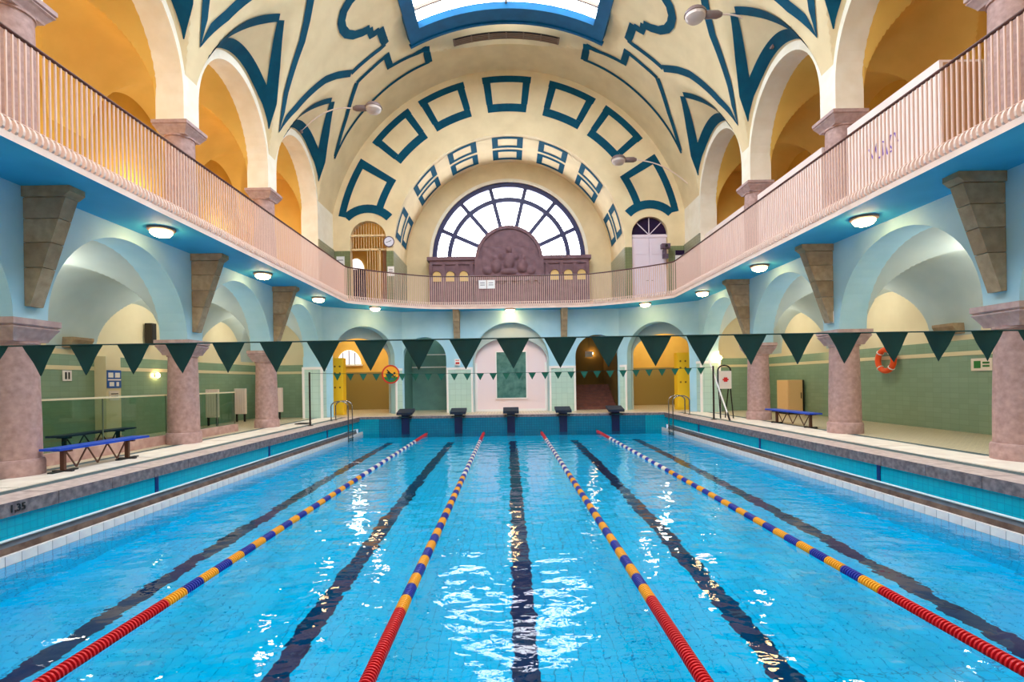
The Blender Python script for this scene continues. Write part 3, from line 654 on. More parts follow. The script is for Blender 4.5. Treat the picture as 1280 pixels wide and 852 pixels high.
# ---------------------------------------------------------------- pool deck, coping, gutter and basin
mb = MB()
FL = None
mb = MB().box(-XB, -9.62, COL[0], 25.6, .6, DECK).box(9.62, XB, COL[0], 25.6, .6, DECK).box(-XB, XB, 25.62, 32.5, .6, DECK).box(-9.62, 9.62, COL[0], PY0-.6, .6, DECK)
FL = struct('floor', mb, M['floor'], 'beige tiled floor of the corridors and far deck', 'floor')
for sd in (-1, 1):
    X = lambda x: sd*x
    struct('drain_strip', MB().box(X(9.37), X(9.62), PY0-.6, 25.62, .6, DECK-.004), M['drain'], '', parent=FL)
    for k in range(15):
        y0 = PY0-.4+k*1.7; y1 = min(y0+1.69, 25.05)
        struct('edge_slab', MB().box(X(8.37), X(9.37), y0, y1, .6, DECK+.006*(k % 2)), M['white_strip'], '', parent=FL)
    struct('drain_strip', MB().box(X(8.07), X(8.37), PY0-.4, 25.05, .6, DECK-.012), M['drain'], '', parent=FL)
    n = 22
    for k in range(n):   # coping stones
        y0 = PY0+(PY1-PY0)*k/n; y1 = PY0+(PY1-PY0)*(k+1)/n-.012
        e = .004*random.random()
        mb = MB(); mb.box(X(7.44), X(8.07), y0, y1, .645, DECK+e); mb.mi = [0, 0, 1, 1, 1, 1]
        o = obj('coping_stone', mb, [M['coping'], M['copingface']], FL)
    # joint bed under the stones
    struct('coping_bed', MB().box(X(7.5), X(8.06), PY0, PY1, .5, .645), M['grout'], '', parent=FL)
for k in range(14):
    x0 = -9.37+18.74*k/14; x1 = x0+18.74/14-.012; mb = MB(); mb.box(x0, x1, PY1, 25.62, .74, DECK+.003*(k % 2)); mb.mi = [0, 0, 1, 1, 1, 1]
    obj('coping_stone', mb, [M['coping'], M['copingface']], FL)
BAS = struct('pool_basin', MB().box(-POOLX, POOLX, PY0, PY1, FLOORZ-.2, FLOORZ), M['poolfloor'], 'sunken pool basin lined with bright blue tile and navy lane lines', 'pool')
for sd in (-1, 1):
    X = lambda x: sd*x
    struct('basin_side', MB().quad((X(POOLX), PY0, FLOORZ), (X(POOLX), PY1, FLOORZ), (X(POOLX), PY1, -.03), (X(POOLX), PY0, -.03)), M['poolwall'], '', parent=BAS)
    # gutter trough behind the white tile edge
    pr = [(7.34, .06), (7.37, .03), (7.43, .1), (7.46, .2), (7.475, .29)]
    mb = MB()
    for (a, za), (b, zb) in zip(pr[:-1], pr[1:]): mb.quad((X(a), PY0, za), (X(a), PY1-.5, za), (X(b), PY1-.5, zb), (X(b), PY0, zb))
    mb.mi = [0, 0, 0, 1]  # upper strip blue-grey: a pipe-like highlight put into the colour
    struct('gutter', mb, [M['gutter'], M['gutter_highlight']], '', parent=BAS, smooth=True)
    obj('gutter_rail', MB().tube([(X(7.46), PY0, .3), (X(7.46), PY1-.5, .3)], .02, 8), M['railwhite'], BAS)
    struct('upper_side', MB().box(X(7.48), X(7.6), PY0, PY1, .29, .66), M['bluewall'], '', parent=BAS)
    for y in (5.45, 10.6, 15.6, 20.6): obj('distance_mark', MB().box(X(7.468), X(7.49), y-.05, y+.05, .3, .645), M['navy'], BAS)
    nt_ = 98; tm = MB().box(-.03, .03, -.119, .119, -.05, .095).mesh('edge_tile', M['whitetile'])
    struct('tile_bed', MB().box(X(POOLX+.004), X(POOLX+.058), PY0, PY1-.5, -.1, .125), M['grout'], '', parent=BAS)
    for k in range(nt_):
        obj('edge_tile', tm, None, BAS, loc=(X(POOLX+.03), PY0+.125+.25*k, .043))
# end walls of the basin
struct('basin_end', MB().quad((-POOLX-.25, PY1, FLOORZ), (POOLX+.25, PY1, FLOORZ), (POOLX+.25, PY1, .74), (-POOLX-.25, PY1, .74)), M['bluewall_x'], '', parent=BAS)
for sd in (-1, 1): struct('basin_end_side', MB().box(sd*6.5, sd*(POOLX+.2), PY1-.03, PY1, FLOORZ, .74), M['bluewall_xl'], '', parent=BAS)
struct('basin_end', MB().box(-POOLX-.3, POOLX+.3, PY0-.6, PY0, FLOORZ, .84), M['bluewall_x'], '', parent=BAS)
for x in (-5.5, -2.75, 0, 2.75, 5.5):
    struct('lane_line', MB().box(x-.15, x+.15, 2.4, 23.0, FLOORZ, FLOORZ+.014), M['stripe'], '', parent=BAS)
# near floor tiles as real pieces: the 300 largest in the picture singly, the rest joined
tl = MB().box(-.0715, .0715, -.0715, .0715, 0, .012).mesh('floor_tile', M['pooltile'])
rest = MB(); single = 0
cells = []
for iy in range(24):
    for ix in range(-48, 48):
        x = .075+.15*ix; y = 5.55+.15*iy
        if any(abs(x-c) < .225 for c in (-5.5, -2.75, 0, 2.75, 5.5)): continue
        if abs(x+.17) > (y+.7)*1.02: continue
        cells.append((math.hypot(x+.17, y), x, y))
cells.sort()
for i, (d, x, y) in enumerate(cells):
    if i < 300: obj('floor_tile', tl, None, BAS, loc=(x, y, FLOORZ))
    else: rest.box(x-.0715, x+.0715, y-.0715, y+.0715, FLOORZ, FLOORZ+.012)
o = obj('floor_tiles', rest, M['pooltile'], BAS); o['kind'] = 'stuff'
# water
mb = MB().quad((-POOLX, PY0, 0), (POOLX, PY0, 0), (POOLX, PY1, 0), (-POOLX, PY1, 0))
tag(obj('water', mb, M['water']), 'clear cyan pool water with small ripples and white reflections', 'water', kind='stuff')
# back of the hall behind the camera
struct('wall_near', MB().box(-XB, XB, COL[0]-.3, COL[0], .6, 19.5), M['cream'], 'cream wall closing the hall behind the viewpoint')
# ---------------------------------------------------------------- balcony slab, fascia and railings
edge = [(-7.75, COL[0]), (-7.75, 23.9)]
corner = [(-7.72, 24.15), (-7.45, 24.45), (-6.7, 25.05), (-5.7, 25.75), (-4.8, 26.3), (-4.1, 26.6), (-3.4, 26.72)]
edge += corner+[(-1.5, 26.78), (0, 26.8), (1.5, 26.78)]+[(-x, y) for x, y in reversed(corner)]+[(7.75, 23.9), (7.75, COL[0])]
def offset_path(P, d):
    out = []
    for i, p in enumerate(P):
        a = Vector(P[max(i-1, 0)]); b = Vector(P[min(i+1, len(P)-1)]); t = (b-a).normalized(); out.append((p[0]+t.y*d, p[1]-t.x*d))
    return out
mb = MB(); outer = [(XB, COL[0]), (XB, 31.5), (-XB, 31.5), (-XB, COL[0])]
poly = offset_path(edge, -.2)+outer; n = len(poly)
mb.add([(x, y, SOF) for x, y in poly]+[(x, y, GAL-.02) for x, y in poly], [])
mb.cur = 0; mb.add([], []); mb.f.append(tuple(range(n))); mb.mi.append(0)
mb.f.append(tuple(range(n, 2*n))); mb.mi.append(1)
for k in range(n): mb.f.append((k, (k+1) % n, n+(k+1) % n, n+k)); mb.mi.append(2)
struct('floor_balcony', mb, [M['soffit'], M['galleryfloor'], M['fascia']], 'balcony slab with bright blue underside running around the hall', 'balcony')
inn = offset_path(edge, .05); out_ = offset_path(edge, -.22)
mb = MB(); k = len(edge)
for i in range(k-1):
    a, b, c, d = inn[i], inn[i+1], out_[i+1], out_[i]
    z0, z1 = SOF-.01, SOF+.11
    mb.quad((*a, z0), (*b, z0), (*b, z1), (*a, z1)); mb.quad((*a, z1), (*b, z1), (*c, z1), (*d, z1)); mb.cur = 1; mb.quad((*a, z0), (*b, z0), (*c, z0), (*d, z0)); mb.cur = 0
struct('trim_4', mb, [M['fascia'], M['soffit']], 'pinkish white stone edge of the balcony floor', 'trim', smooth=True)
def resample(P, step):
    out = []; acc = 0; nxt = step/2
    for (x0, y0), (x1, y1) in zip(P[:-1], P[1:]):
        L = math.hypot(x1-x0, y1-y0)
        while nxt <= acc+L:
            q = (nxt-acc)/L; out.append((x0+(x1-x0)*q, y0+(y1-y0)*q, math.atan2(y1-y0, x1-x0))); nxt += step
        acc += L
    return out
bmb = MB().box(-.013, .013, -.013, .013, .0, 1.38)
bmb.cur = 1; bmb.prism([(-.012, .06), (.02, .05), (.055, .0), (.07, -.07), (.06, -.135), (.03, -.165), (-.012, -.165)], lambda a, b, t: (t, -a, b), -.02, .02)
BAL = bmb.mesh('baluster', [M['baluster'], M['fascia']])
RP = offset_path(edge, .02)
left_path = [(RP[0][0], 4.2), (RP[1][0], RP[1][1]-.06)]
right_path = [(RP[-2][0], RP[-2][1]-.06), (RP[-1][0], 4.2)]
end_path = RP[1:-1]
for path, lab in ((left_path, 'balcony railing of pinkish white balusters along the left gallery'), (end_path, 'curved balcony railing of white balusters in front of the stone monument'), (right_path, 'balcony railing of pinkish white balusters along the right gallery with white cabins')):
    t = thing('balcony_railing', lab, 'railing', (path[0][0], path[0][1], GAL), group='balcony railings around the hall')
    ox, oy = path[0]
    for x, y, a in resample(path, .107): obj('baluster', BAL, None, t, loc=(x-ox, y-oy, 0), rz=a)
    obj('handrail', MB().tube([(x-ox, y-oy, 1.41) for x, y in path], .032, 8), M['rail'], t, smooth=True)
    obj('lower_rail', MB().tube([(x-ox, y-oy, .06) for x, y in path], .014, 6), M['baluster'], t)
# ---------------------------------------------------------------- columns (two storeys)
def column(name, h, caph, label, group):
    t = thing(name, label, 'column', (0, 0, 0), 0, group)
    a = .5; zc = h-caph
    obj('base', MB().lathe([(.455, 0), (.455, .27), (.445, .29), (.44, .31), (.415, .32)], 32), M['granite'], t, smooth=True)
    obj('shaft', MB().lathe([(.41, .32), (.405, zc*.4), (.37, zc-.05), (.40, zc-.045), (.40, zc)], 32), M['granite'], t, smooth=True)
    mb = MB(); hs = [(.40, zc), (.42, zc+caph*.12), (.5, zc+caph*.45), (.54, zc+caph*.58), (.54, zc+caph*.62), (.51, zc+caph*.66), (.56, zc+caph*.74), (.56, h)]
    hs = [(min(r, .56), z) for r, z in hs]
    vs = []; 
    for r, z in hs:
        r *= .9; vs += [(-r, -r, z), (r, -r, z), (r, r, z), (-r, r, z)]
    fs = [(0, 3, 2, 1)]+[(4*i+k, 4*i+(k+1) % 4, 4*i+4+(k+1) % 4, 4*i+4+k) for i in range(len(hs)-1) for k in range(4)]+[tuple(4*(len(hs)-1)+k for k in range(4))]
    obj('capital', mb.add(vs, fs), M['capstone'], t)
    return t
ordn = {2: 'beside the viewpoint, outside the picture', 3: 'nearest the camera', 4: 'second from the camera', 5: 'third from the camera'}
g1, g2 = 'granite columns of the lower arcade', 'granite columns of the upper gallery'
p1 = column('column', SPR-DECK, .42, '', g1); p2 = column('column', USPR-GAL, .34, '', g2)
first = True
for sd, nm in SIDES:
    for ci in (3, 4, 5):
        l1 = 'round pink granite column with square capital on the %s pool deck, %s' % (nm, ordn[ci]); l2 = 'pink granite column with square capital on the %s gallery, %s' % (nm, ordn[ci])
        if first:
            p1.location = (sd*W, COL[ci], DECK); p1['label'] = l1; p2.location = (sd*9.58, COL[ci], GAL); p2['label'] = l2; first = False
        else:
            dup(p1, (sd*W, COL[ci], DECK), l1); dup(p2, (sd*9.58, COL[ci], GAL), l2)
# ---------------------------------------------------------------- stone brackets carrying the balcony
def bracket_poly(z0, z1):
    def xin(z): return 8.42+(9.13-8.42)*(6.12-z)/(6.12-4.05)
    return [(9.23, z0), (9.23, z1), (xin(z1), z1), (xin(z0), z0)]
t0 = None
for sd, nm in SIDES:
    for ci in (3, 4, 5):
        t = thing('stone_bracket', 'brown sandstone wedge bracket under the %s balcony, %s' % (nm, ordn[ci]), 'bracket', (sd*9.24, COL[ci], 4.05), 0, 'stone brackets under the side balconies')
        zz = [4.05, 4.78, 5.25, 5.7, 6.1]
        for k in range(4):
            mb = MB().prism([(x-9.24, z-4.05) for x, z in bracket_poly(zz[k], zz[k+1]-.014)], lambda a, b, q, sd=sd: (sd*a, q, b), -.14, .14); obj('stone', mb, M['bracket'] if k % 2 else M['bracket2'], t)
        obj('cap_moulding', MB().prism([(-.01, 2.05), (-.01, 2.245), (-.92, 2.245), (-.92, 2.14), (-.8, 2.05)], lambda a, b, q, sd=sd: (sd*a, q, b), -.18, .18), M['bracket'], t)
for x, nm in ((-2.86, 'left'), (2.86, 'right')):
    t = thing('stone_bracket', 'narrow brown stone bracket on the far wall %s of the middle arch' % nm, 'bracket', (x, YB, 4.5), 0, 'stone brackets on the far wall')
    for k in range(3): obj('stone', MB().prism([(-.02, .6*k), (-.02, .6*k+.585), (-.1-.2*(k+1), .6*k+.585), (-.1-.2*k, .6*k)], lambda a, b, q: (q, a, b), -.16, .16), M['bracket'] if k % 2 else M['bracket2'], t)
# ---------------------------------------------------------------- lamps
def soffit_lamp(x, y, label):
    t = thing('ceiling_light', label, 'lamp', (x, y, SOF), 0, 'round lamps under the balcony')
    obj('mount', MB().lathe([(.30, 0), (.30, -.05), (.24, -.08)], 24), M['lampmetal'], t, smooth=True)
    obj('bowl', MB().lathe([(.24, -.07), (.235, -.11), (.19, -.17), (.1, -.205), (0.001, -.215)], 24), M['lampglow'], t, smooth=True)
for sd, nm in SIDES:
    for k, o in ((3, 'nearest the camera'), (4, 'second from the camera')): soffit_lamp(sd*8.45, MID[k], 'lit round lamp under the %s balcony, %s' % (nm, o))
    soffit_lamp(sd*8.45, MID[5], 'lit round lamp under the %s balcony, third from the camera' % nm)
    soffit_lamp(sd*6.75, 25.6, 'lit round lamp under the slanted far %s corner of the balcony' % nm)
soffit_lamp(0, 26.95, 'lit round lamp above the middle arch of the far wall')
def arm_lamp(base, head, label):
    t = thing('arm_lamp', label, 'lamp', base, 0, 'grey lamps on long arms')
    b = Vector(base); h = Vector(head)-b
    d = h.normalized(); pts = [Vector((0, 0, 0)).lerp(h, k/10)+Vector((0, 0, .35*math.sin(PI*k/10))) for k in range(11)]
    obj('arm', MB().tube(pts, .028, 8), M['fascia'], t, smooth=True)
    obj('wall_plate', MB().lathe([(.11, -.04), (.11, .04)], 16, (0, 0, 0), 'X'), M['lampmetal'], t)
    hx = Vector((d.x, d.y, 0)).normalized(); q = pts[-1]
    mb = MB().tube([q-hx*.05, q+hx*.1, q+hx*.5, q+hx*.55], [.07, .13, .13, .1], 14); obj('housing', mb, M['lampmetal'], t, smooth=True)
    c = q+hx*.85
    prof = [(.05, .2), (.28, .16), (.36, .06), (.37, .0)]
    mb = MB().lathe(prof, 20, tuple(c)); obj('lamp_shade', mb, M['lampmetal'], t, smooth=True)
    mb = MB().lathe([(.34, 0), (.33, -.1), (.24, -.2), (.001, -.26)], 20, tuple(c)); obj('bowl', mb, M['lampglass'], t, smooth=True)
arm_lamp((-9.1, MID[5], 13.66), (-6.75, MID[5], 14.6), 'grey lamp on a long pale arm over the far left arches')
arm_lamp((9.0, MID[4], 13.78), (7.25, MID[4], 14.85), 'grey lamp on a long arm at the upper right of the vault')
arm_lamp((9.3, 25.7, 12.0), (6.4, 25.7, 13.5), 'grey lamp on a long arm over the far right door')
# fixtureless warm gallery bulbs, and unseen fill lights added to brighten corridors and rooms
WARM = (1.0, .9, .7); SOFTW = (1.0, .9, .74)
for sd in (-1, 1):
    for k in (2, 3, 4, 5):
        lamp('gallery_bulb', (sd*12.0, MID[k], 9.0), 170 if sd < 0 else 6, WARM, .25)
        lamp('corridor_fill', (sd*11.2, MID[k], 5.0), 80, SOFTW, .25)  # unseen fill added to brighten the corridor, no fixture
    lamp('room_fill', (sd*9.0, 30.0, 5.6), 230, (1, .88, .62), .2)  # unseen fill added to brighten the yellow rooms
lamp('passage_light', (-4.65, 29.3, 5.6), 30, SOFTW, .2); lamp('stair_light', (4.65, 30.5, 5.4), 26, WARM, .2)  # unseen point lights, no fixtures modelled
for sd in (-1, 1): lamp('lobby_light', (sd*7.6, 28.6, 11.5), 12, WARM, .2)  # unseen point light in each lobby, no fixture modelled
# ---------------------------------------------------------------- upper doors beside the recess
for sd, nm in SIDES:
    struct('wall_lobby_'+nm, MB().box(sd*6.2, sd*9.4, 29.6, 29.8, GAL, 12.5).box(sd*6.2, sd*6.3, YEND+.4, 29.6, GAL, 12.5).box(sd*9.3, sd*9.4, YEND+.4, 29.6, GAL, 12.5).box(sd*6.2, sd*9.4, YEND+.4, 29.8, 12.3, 12.5), M['ochre'], 'ochre lobby behind the upper %s door' % nm)
t = thing('door_1', 'tall arched lattice gate of cream bars at the upper far left', 'door', (-DX, YEND+.2, GAL)); t['kind'] = 'structure'
for k in range(13):
    x = -.84+1.68*k/12; zt = 3.5+math.sqrt(max(0, .94**2-x*x))
    obj('gate_bar', MB().box(x-.014, x+.014, -.014, .014, 3.0, zt), M['gate'], t)
for k in range(8):
    x = -.1+.95*k/7; obj('gate_bar', MB().box(x-.014, x+.014, -.014, .014, 0, 3.0), M['gate'], t)
for z in (2.98, 3.72): obj('gate_rail', MB().box(-.93, .93, -.05, .05, z-.05, z+.05), M['gate'], t)
obj('gate_post', MB().box(.52, .6, -.05, .05, 0, 3.0), M['gate'], t); obj('brown_panel', MB().box(.7, .94, -.04, .04, 0, 2.9), M['wood'], t)
t = thing('window_4', 'small arched window, white above and dark purple below, behind the lattice gate', 'window', (-8.82, 29.55, GAL)); t['kind'] = 'structure'
obj('upper_pane', MB().prism([(-.46*math.cos(PI*k/14), 2.45+.66*math.sin(PI*k/14)) for k in range(15)], lambda a, b, q: (a, q, b), -.03, 0), emit_mat('lobby_window_glass', lin(255, 250, 250), 1.6), t)
obj('lower_pane', MB().box(-.46, .46, -.03, 0, 0, 2.43), M['darkpurple'], t); obj('frame', MB().box(-.54, -.46, -.08, 0, 0, 2.45).box(.46, .54, -.08, 0, 0, 2.45).box(-.54, .54, -.08, 0, 2.41, 2.47), M['darkpurple'], t)
t = thing('door_2', 'lilac white panelled double door with a dark fanlight at the upper far right', 'door', (DX, YEND+.2, GAL)); t['kind'] = 'structure'
for sx in (-1, 1):
    d = obj('door_leaf', MB().box(min(0, sx*.92)+.006, max(0, sx*.92)-.006, -.03, .03, 0, 3.38), M['doorwhite'], t)
    for z0, z1 in ((.2, 1.2), (1.35, 2.35), (2.5, 3.2)): obj('door_panel', MB().box(sx*.46-.32, sx*.46+.32, -.05, -.028, z0, z1), M['doorwhite'], d)
    obj('door_handle', MB().tube([(sx*.08, -.1, 1.1), (sx*.2, -.1, 1.1)], .015), M['steel'], d)
obj('transom', MB().box(-.95, .95, -.06, .06, 3.38, 3.5), M['doorwhite'], t)
obj('fanlight_pane', MB().prism([(-.93*math.cos(PI*k/16), 3.5+.93*math.sin(PI*k/16)) for k in range(17)], lambda a, b, q: (a, q, b), -.01, .01), M['darkpurple'], t)
for a in (0, 45, 90, 135, 180):
    a = math.radians(a); obj('fanlight_bar', MB().bar((0, -.03, 3.52), (.9*math.cos(a), -.03, 3.52+.9*math.sin(a)), .04, .04, (0, 1, 0)), M['doorwhite'], t)
# ---------------------------------------------------------------- white cabins in the right gallery
def cabin(y0, y1, label):
    t = thing('changing_cabin', label, 'cabin', (9.62, y0, GAL), 0, 'white cabins in the right gallery')
    h = 2.78
    obj('front_panel', MB().box(-.2, -.12, 0, y1-y0, 0, h), M['cabin'], t); obj('end_panel', MB().box(-.12, .75, 0, .06, 0, h), M['cabinend'], t)
    obj('far_panel', MB().box(-.12, .75, y1-y0-.06, y1-y0, 0, h), M['cabin'], t)
    obj('back_panel', MB().box(.7, .78, 0, y1-y0, 0, h), M['cabin'], t); obj('top_panel', MB().box(-.2, .78, 0, y1-y0, h, h+.05), M['cabin'], t)
    return t
t = cabin(COL[3]+1.5, COL[4]-.56, 'pinkish white cabin with tan end panel in the right gallery, nearest the camera')
# scrawled violet tag on its front
mb = MB()
pts = [(0, .25), (.1, .5), (.25, .5), (.3, .3), (.15, .12), (.35, .1), (.45, .45), (.55, .5), (.5, .15), (.65, .12), (.75, .42), (.7, .55), (.85, .2), (1.0, .5)]
for a, b in zip(pts[:-1], pts[1:]): mb.bar((-.21, 1.2+a[0], 1.35+a[1]), (-.21, 1.2+b[0], 1.35+b[1]), .035, .01, (1, 0, 0))
obj('scrawl', mb, M['violet'], t)
cabin(COL[4]+.6, COL[5]-.52, 'pinkish white cabin between the second and third columns of the right gallery'); cabin(COL[5]+.6, COL[6]-.4, 'pinkish white cabin at the far end of the right gallery')
t = thing('gallery_window', 'small dark brown window in the right gallery wall above the white cabins', 'window', (XB-.02, MID[4]+.5, 10.3))
obj('pane', MB().box(-.03, 0, -.55, .0, 0, 1.3), M['darkslot'], t); obj('shutter', MB().box(-.05, 0, .03, .6, 0, 1.3), M['ochre'], t); obj('frame', MB().box(-.07, 0, -.62, .66, -.07, 0).box(-.07, 0, -.62, .66, 1.3, 1.37), M['ochre_dark'], t)
tag(obj('air_grille', MB().box(-XB+.0, -XB+.03, 12.0, 12.22, 7.5, 7.95).box(-XB, -XB+.03, 12.32, 12.54, 7.5, 7.95), M['wood']), 'pair of small brown wall grilles low in the left gallery behind the railing', 'grille')
# ---------------------------------------------------------------- lane ropes
def float_mesh(name, m, n=8, pitch=.0415, r=.068):
    mb = MB()
    for k in range(n):
        y = pitch*k
        mb.lathe([(.03, y), (r, y+.004), (r, y+pitch*.5), (.03, y+pitch*.56)], 14, (0, 0, 0), 'Y', cap=False)
    return mb.mesh(name, m, True, 40)
FM = {k: float_mesh('float_block', M[k]) for k in ('fred', 'fyel', 'fblue', 'fwhite')}
ropes = ((-4.13, 'outermost on the left'), (-1.38, 'just left of the middle lane'), (1.40, 'just right of the middle lane'), (4.10, 'outermost on the right'))
for x, lab in ropes:
    t = thing('lane_rope', 'red, yellow and blue lane rope floating %s' % lab, 'lane rope', (x, PY0, .012), 0, 'floating lane ropes')
    obj('cable', MB().tube([(0, 0, 0), (0, PY1-PY0, .0)], .012, 6), M['frope'], t)
    obj('end_hook', MB().tube([(0, PY1-PY0-.25, 0), (0, PY1-PY0-.1, .03), (0, PY1-PY0, .06)], .02, 6), M['darksteel'], t)
    y = .1; k = 0
    yred = {-4.13: 5.85, -1.38: 5.55, 1.40: 5.75, 4.10: 5.9}[x]
    nb = int((PY1-PY0-.4)/.333)
    k0 = round((yred-PY0)/.333)
    for k in range(nb):
        yy = yred-PY0+(k-k0)*.333
        if yy < .02 or yy+.333 > PY1-PY0-.2: continue
        Y = yy+PY0
        if Y < yred-.01 or Y > 21.4: c = 'fred'
        else: c = 'fblue' if (k-k0) % 2 else ('fyel' if Y < 13.5 else 'fwhite')
        obj('float_block', FM[c], None, t, loc=(0, yy, 0))
# ---------------------------------------------------------------- starting blocks
proto = None
for x, lab in ((-5.2, 'leftmost, by the round no swimming sign'), (-2.62, 'second from the left'), (-.05, 'middle one, under the green window'), (2.5, 'fourth from the left'), (5.05, 'rightmost, in front of the stairs arch')):
    L = 'dark navy starting block at the far pool edge, '+lab
    if proto is None:
        t = proto = thing('starting_block', L, 'starting block', (x, PY1, 0), 0, 'starting blocks on the far pool edge')
        obj('platform', MB().prism([(-.3, .93), (.5, 1.08), (.5, 1.2), (-.3, 1.05)], lambda a, b, q: (q, a, b), -.38, .38), mat('navy_block', lin(8, 24, 50), .6), t)
        obj('pedestal', MB().box(-.2, .2, .02, .3, DECK, 1.02), M['black'], t)
        obj('front_apron', MB().box(-.19, .19, -.04, .0, -.2, .96), mat('navy_pedestal', lin(6, 20, 72), .4), t)
        obj('lower_ledge', MB().box(-.32, .32, -.16, .02, .78, .84), M['black'], t)
        obj('grip_bar', MB().tube([(-.24, -.2, .86), (-.24, -.26, .82), (.24, -.26, .82), (.24, -.2, .86)], .016, 6), M['steel'], t)
    else: dup(proto, (x, PY1, 0), L)
# ---------------------------------------------------------------- pennant lines
def pennant_line(y, z, x0, x1, n, sp, xs, size, lab, m, sag):
    t = thing('pennant_line', lab, 'pennants', (0, y, z), 0, 'backstroke pennant lines over the pool')
    zz = lambda x: -sag*(1-(x/x1)**2)
    obj('cord', MB().tube([(x0+(x1-x0)*k/24, 0, zz(x0+(x1-x0)*k/24)) for k in range(25)], .008, 6), M['pennant'], t)
    for k in range(n):
        x = xs+sp*k; z0 = zz(x); wv = .02*math.sin(k*2.3)
        mb = MB(); N = 5; vs = []
        for j in range(N+1):
            q = j/N; hw = size*(1-q)*.5+.002
            for s_ in (-1, 0, 1): vs.append((s_*hw+.0015*math.sin(k*3+j), wv*q+.006*math.sin(j*1.3+s_*2+k), -size*.92*q))
        fs = [(3*j+i, 3*j+i+1, 3*j+i+4, 3*j+i+3) for j in range(N) for i in range(2)]
        obj('pennant', mb.add(vs, fs), m, t, loc=(x, 0, z0), smooth=True, angle=80)
    return t
pennant_line(5.6, 2.967, -9.05, 9.05, 33, .5185, -8.405, .36, 'near line of large dark green triangular pennants strung across the pool', M['pennant'], 0)
pennant_line(20.2, 2.92, -8.0, 7.93, 29, .5125, -6.9, .3, 'far line of small green triangular pennants strung across the pool', M['pennant2'], .1)
for x, y, lab in ((-8.0, 20.2, 'thin dark steel post holding the far pennants at the left pool edge'), (7.93, 20.2, 'thin dark steel post holding the far pennants at the right pool edge')):
    t = thing('pennant_post', lab, 'post', (x, y, DECK), 0, 'steel posts of the far pennants'); obj('pole', MB().tube([(0, 0, 0), (0, 0, 2.12)], .035, 10), M['darksteel'], t, smooth=True); obj('foot', MB().lathe([(.12, 0), (.12, .02), (.05, .04)], 14), M['darksteel'], t)
for x in (-9.1, 9.1):
    t = thing('pennant_post', 'steel post holding the near pennants beside the %s pool edge' % ('left' if x < 0 else 'right'), 'post', (x, 5.6, DECK)); obj('pole', MB().tube([(0, 0, 0), (0, 0, 2.4)], .035, 10), M['darksteel'], t, smooth=True); obj('foot', MB().lathe([(.12, 0), (.12, .02), (.05, .04)], 14), M['darksteel'], t)
# ---------------------------------------------------------------- benches
def bench(loc, L, lab, legm='benchleg', seat='benchblue'):
    t = thing('bench', lab, 'bench', loc, 0, 'blue slatted benches on the deck')
    for k in range(3): obj('seat_slat', MB().box(-.2+.138*k, -.2+.138*k+.124, 0, L, .44, .485), M[seat], t)
    for y in (.3, L-.45):
        f = obj('leg', MB().box(-.04, .04, y-.03, y+.03, .02, .44).box(-.17, .17, y-.03, y+.03, .4, .44), M[legm], t)
        obj('foot_bar', MB().box(-.05, .05, y-.3, y+.3, 0, .03).box(-.2, .2, y-.03, y+.03, 0, .03), M['black'], f)
    for x in (0,):
        n = 6; P = [(x, .34+(L-.83)*k/n, .43 if k % 2 == 0 else .05) for k in range(n+1)]
        mb = MB()
        for a, b in zip(P[:-1], P[1:]): mb.bar(a, b, .022)
        obj('truss', mb, M[legm], t)
    return t
bench((-8.97, 9.8, DECK), 2.45, 'bright blue bench with zigzag brown legs at the left poolside')
bench((-11.2, 12.4, DECK), 2.5, 'dark bench behind the glass screen in the left corridor', 'black', 'benchdark')
bench((9.5, 16.1, DECK), 2.8, 'blue bench between two columns at the right poolside')
# ---------------------------------------------------------------- glass screens on the left
def screen(y0, y1, lab):
    t = thing('glass_screen', lab, 'glass screen', (-10.05, y0, DECK), 0, 'glass screens between the left columns')
    L = y1-y0
    obj('curb', MB().box(-.12, .12, 0, L, 0, .26), M['dirtypink'], t)
    n = 3
    for k in range(n): obj('glass_pane', MB().box(-.008, .008, L*k/n+.02, L*(k+1)/n-.02, .26, 1.38), M['glass'], t)
    for k in range(n+1): obj('post', MB().box(-.012, .012, L*k/n-.008, L*k/n+.008, .26, 1.38), M['greenpost'], t)
    obj('top_rail', MB().box(-.035, .035, 0, L, 1.38, 1.42), M['creamstripe'], t)
screen(COL[3]-1.9, COL[4]-.1, 'glass screen on a pink curb with pale top rail behind the blue bench'); screen(COL[4]+.25, COL[4]+3.6, 'glass screen on a pink curb beyond the second left column')
# ---------------------------------------------------------------- pool ladders
def ladder(loc, sd, lab):
    t = thing('pool_ladder', lab, 'ladder', loc, 0, 'steel pool ladders')
    for y in (-.3, .3):
        P = [(sd*.75, y, DECK), (sd*.75, y, DECK+.65)]+[(sd*(.375+.375*math.cos(PI*k/8)), y, DECK+.65+.22*math.sin(PI*k/8)) for k in range(1, 8)]+[(0, y, DECK+.65), (0, y, DECK), (0, y, -.7)]
        obj('handrail', MB().tube(P, .026, 8), M['steel'], t, smooth=True, angle=60); obj('flange', MB().lathe([(.07, 0), (.07, .02)], 12, (sd*.75, y, DECK+.005)), M['steel'], t)
    for z in (-.55, -.25, .05, .35): obj('rung', MB().box(-.05, .05, -.3, .3, z-.015, z+.015), M['steel'], t)
ladder((-7.25, 22.9, 0), -1, 'polished steel pool ladder with curved handrails at the far left'); ladder((7.25, 23.4, 0), 1, 'polished steel pool ladder with curved handrails at the far right')
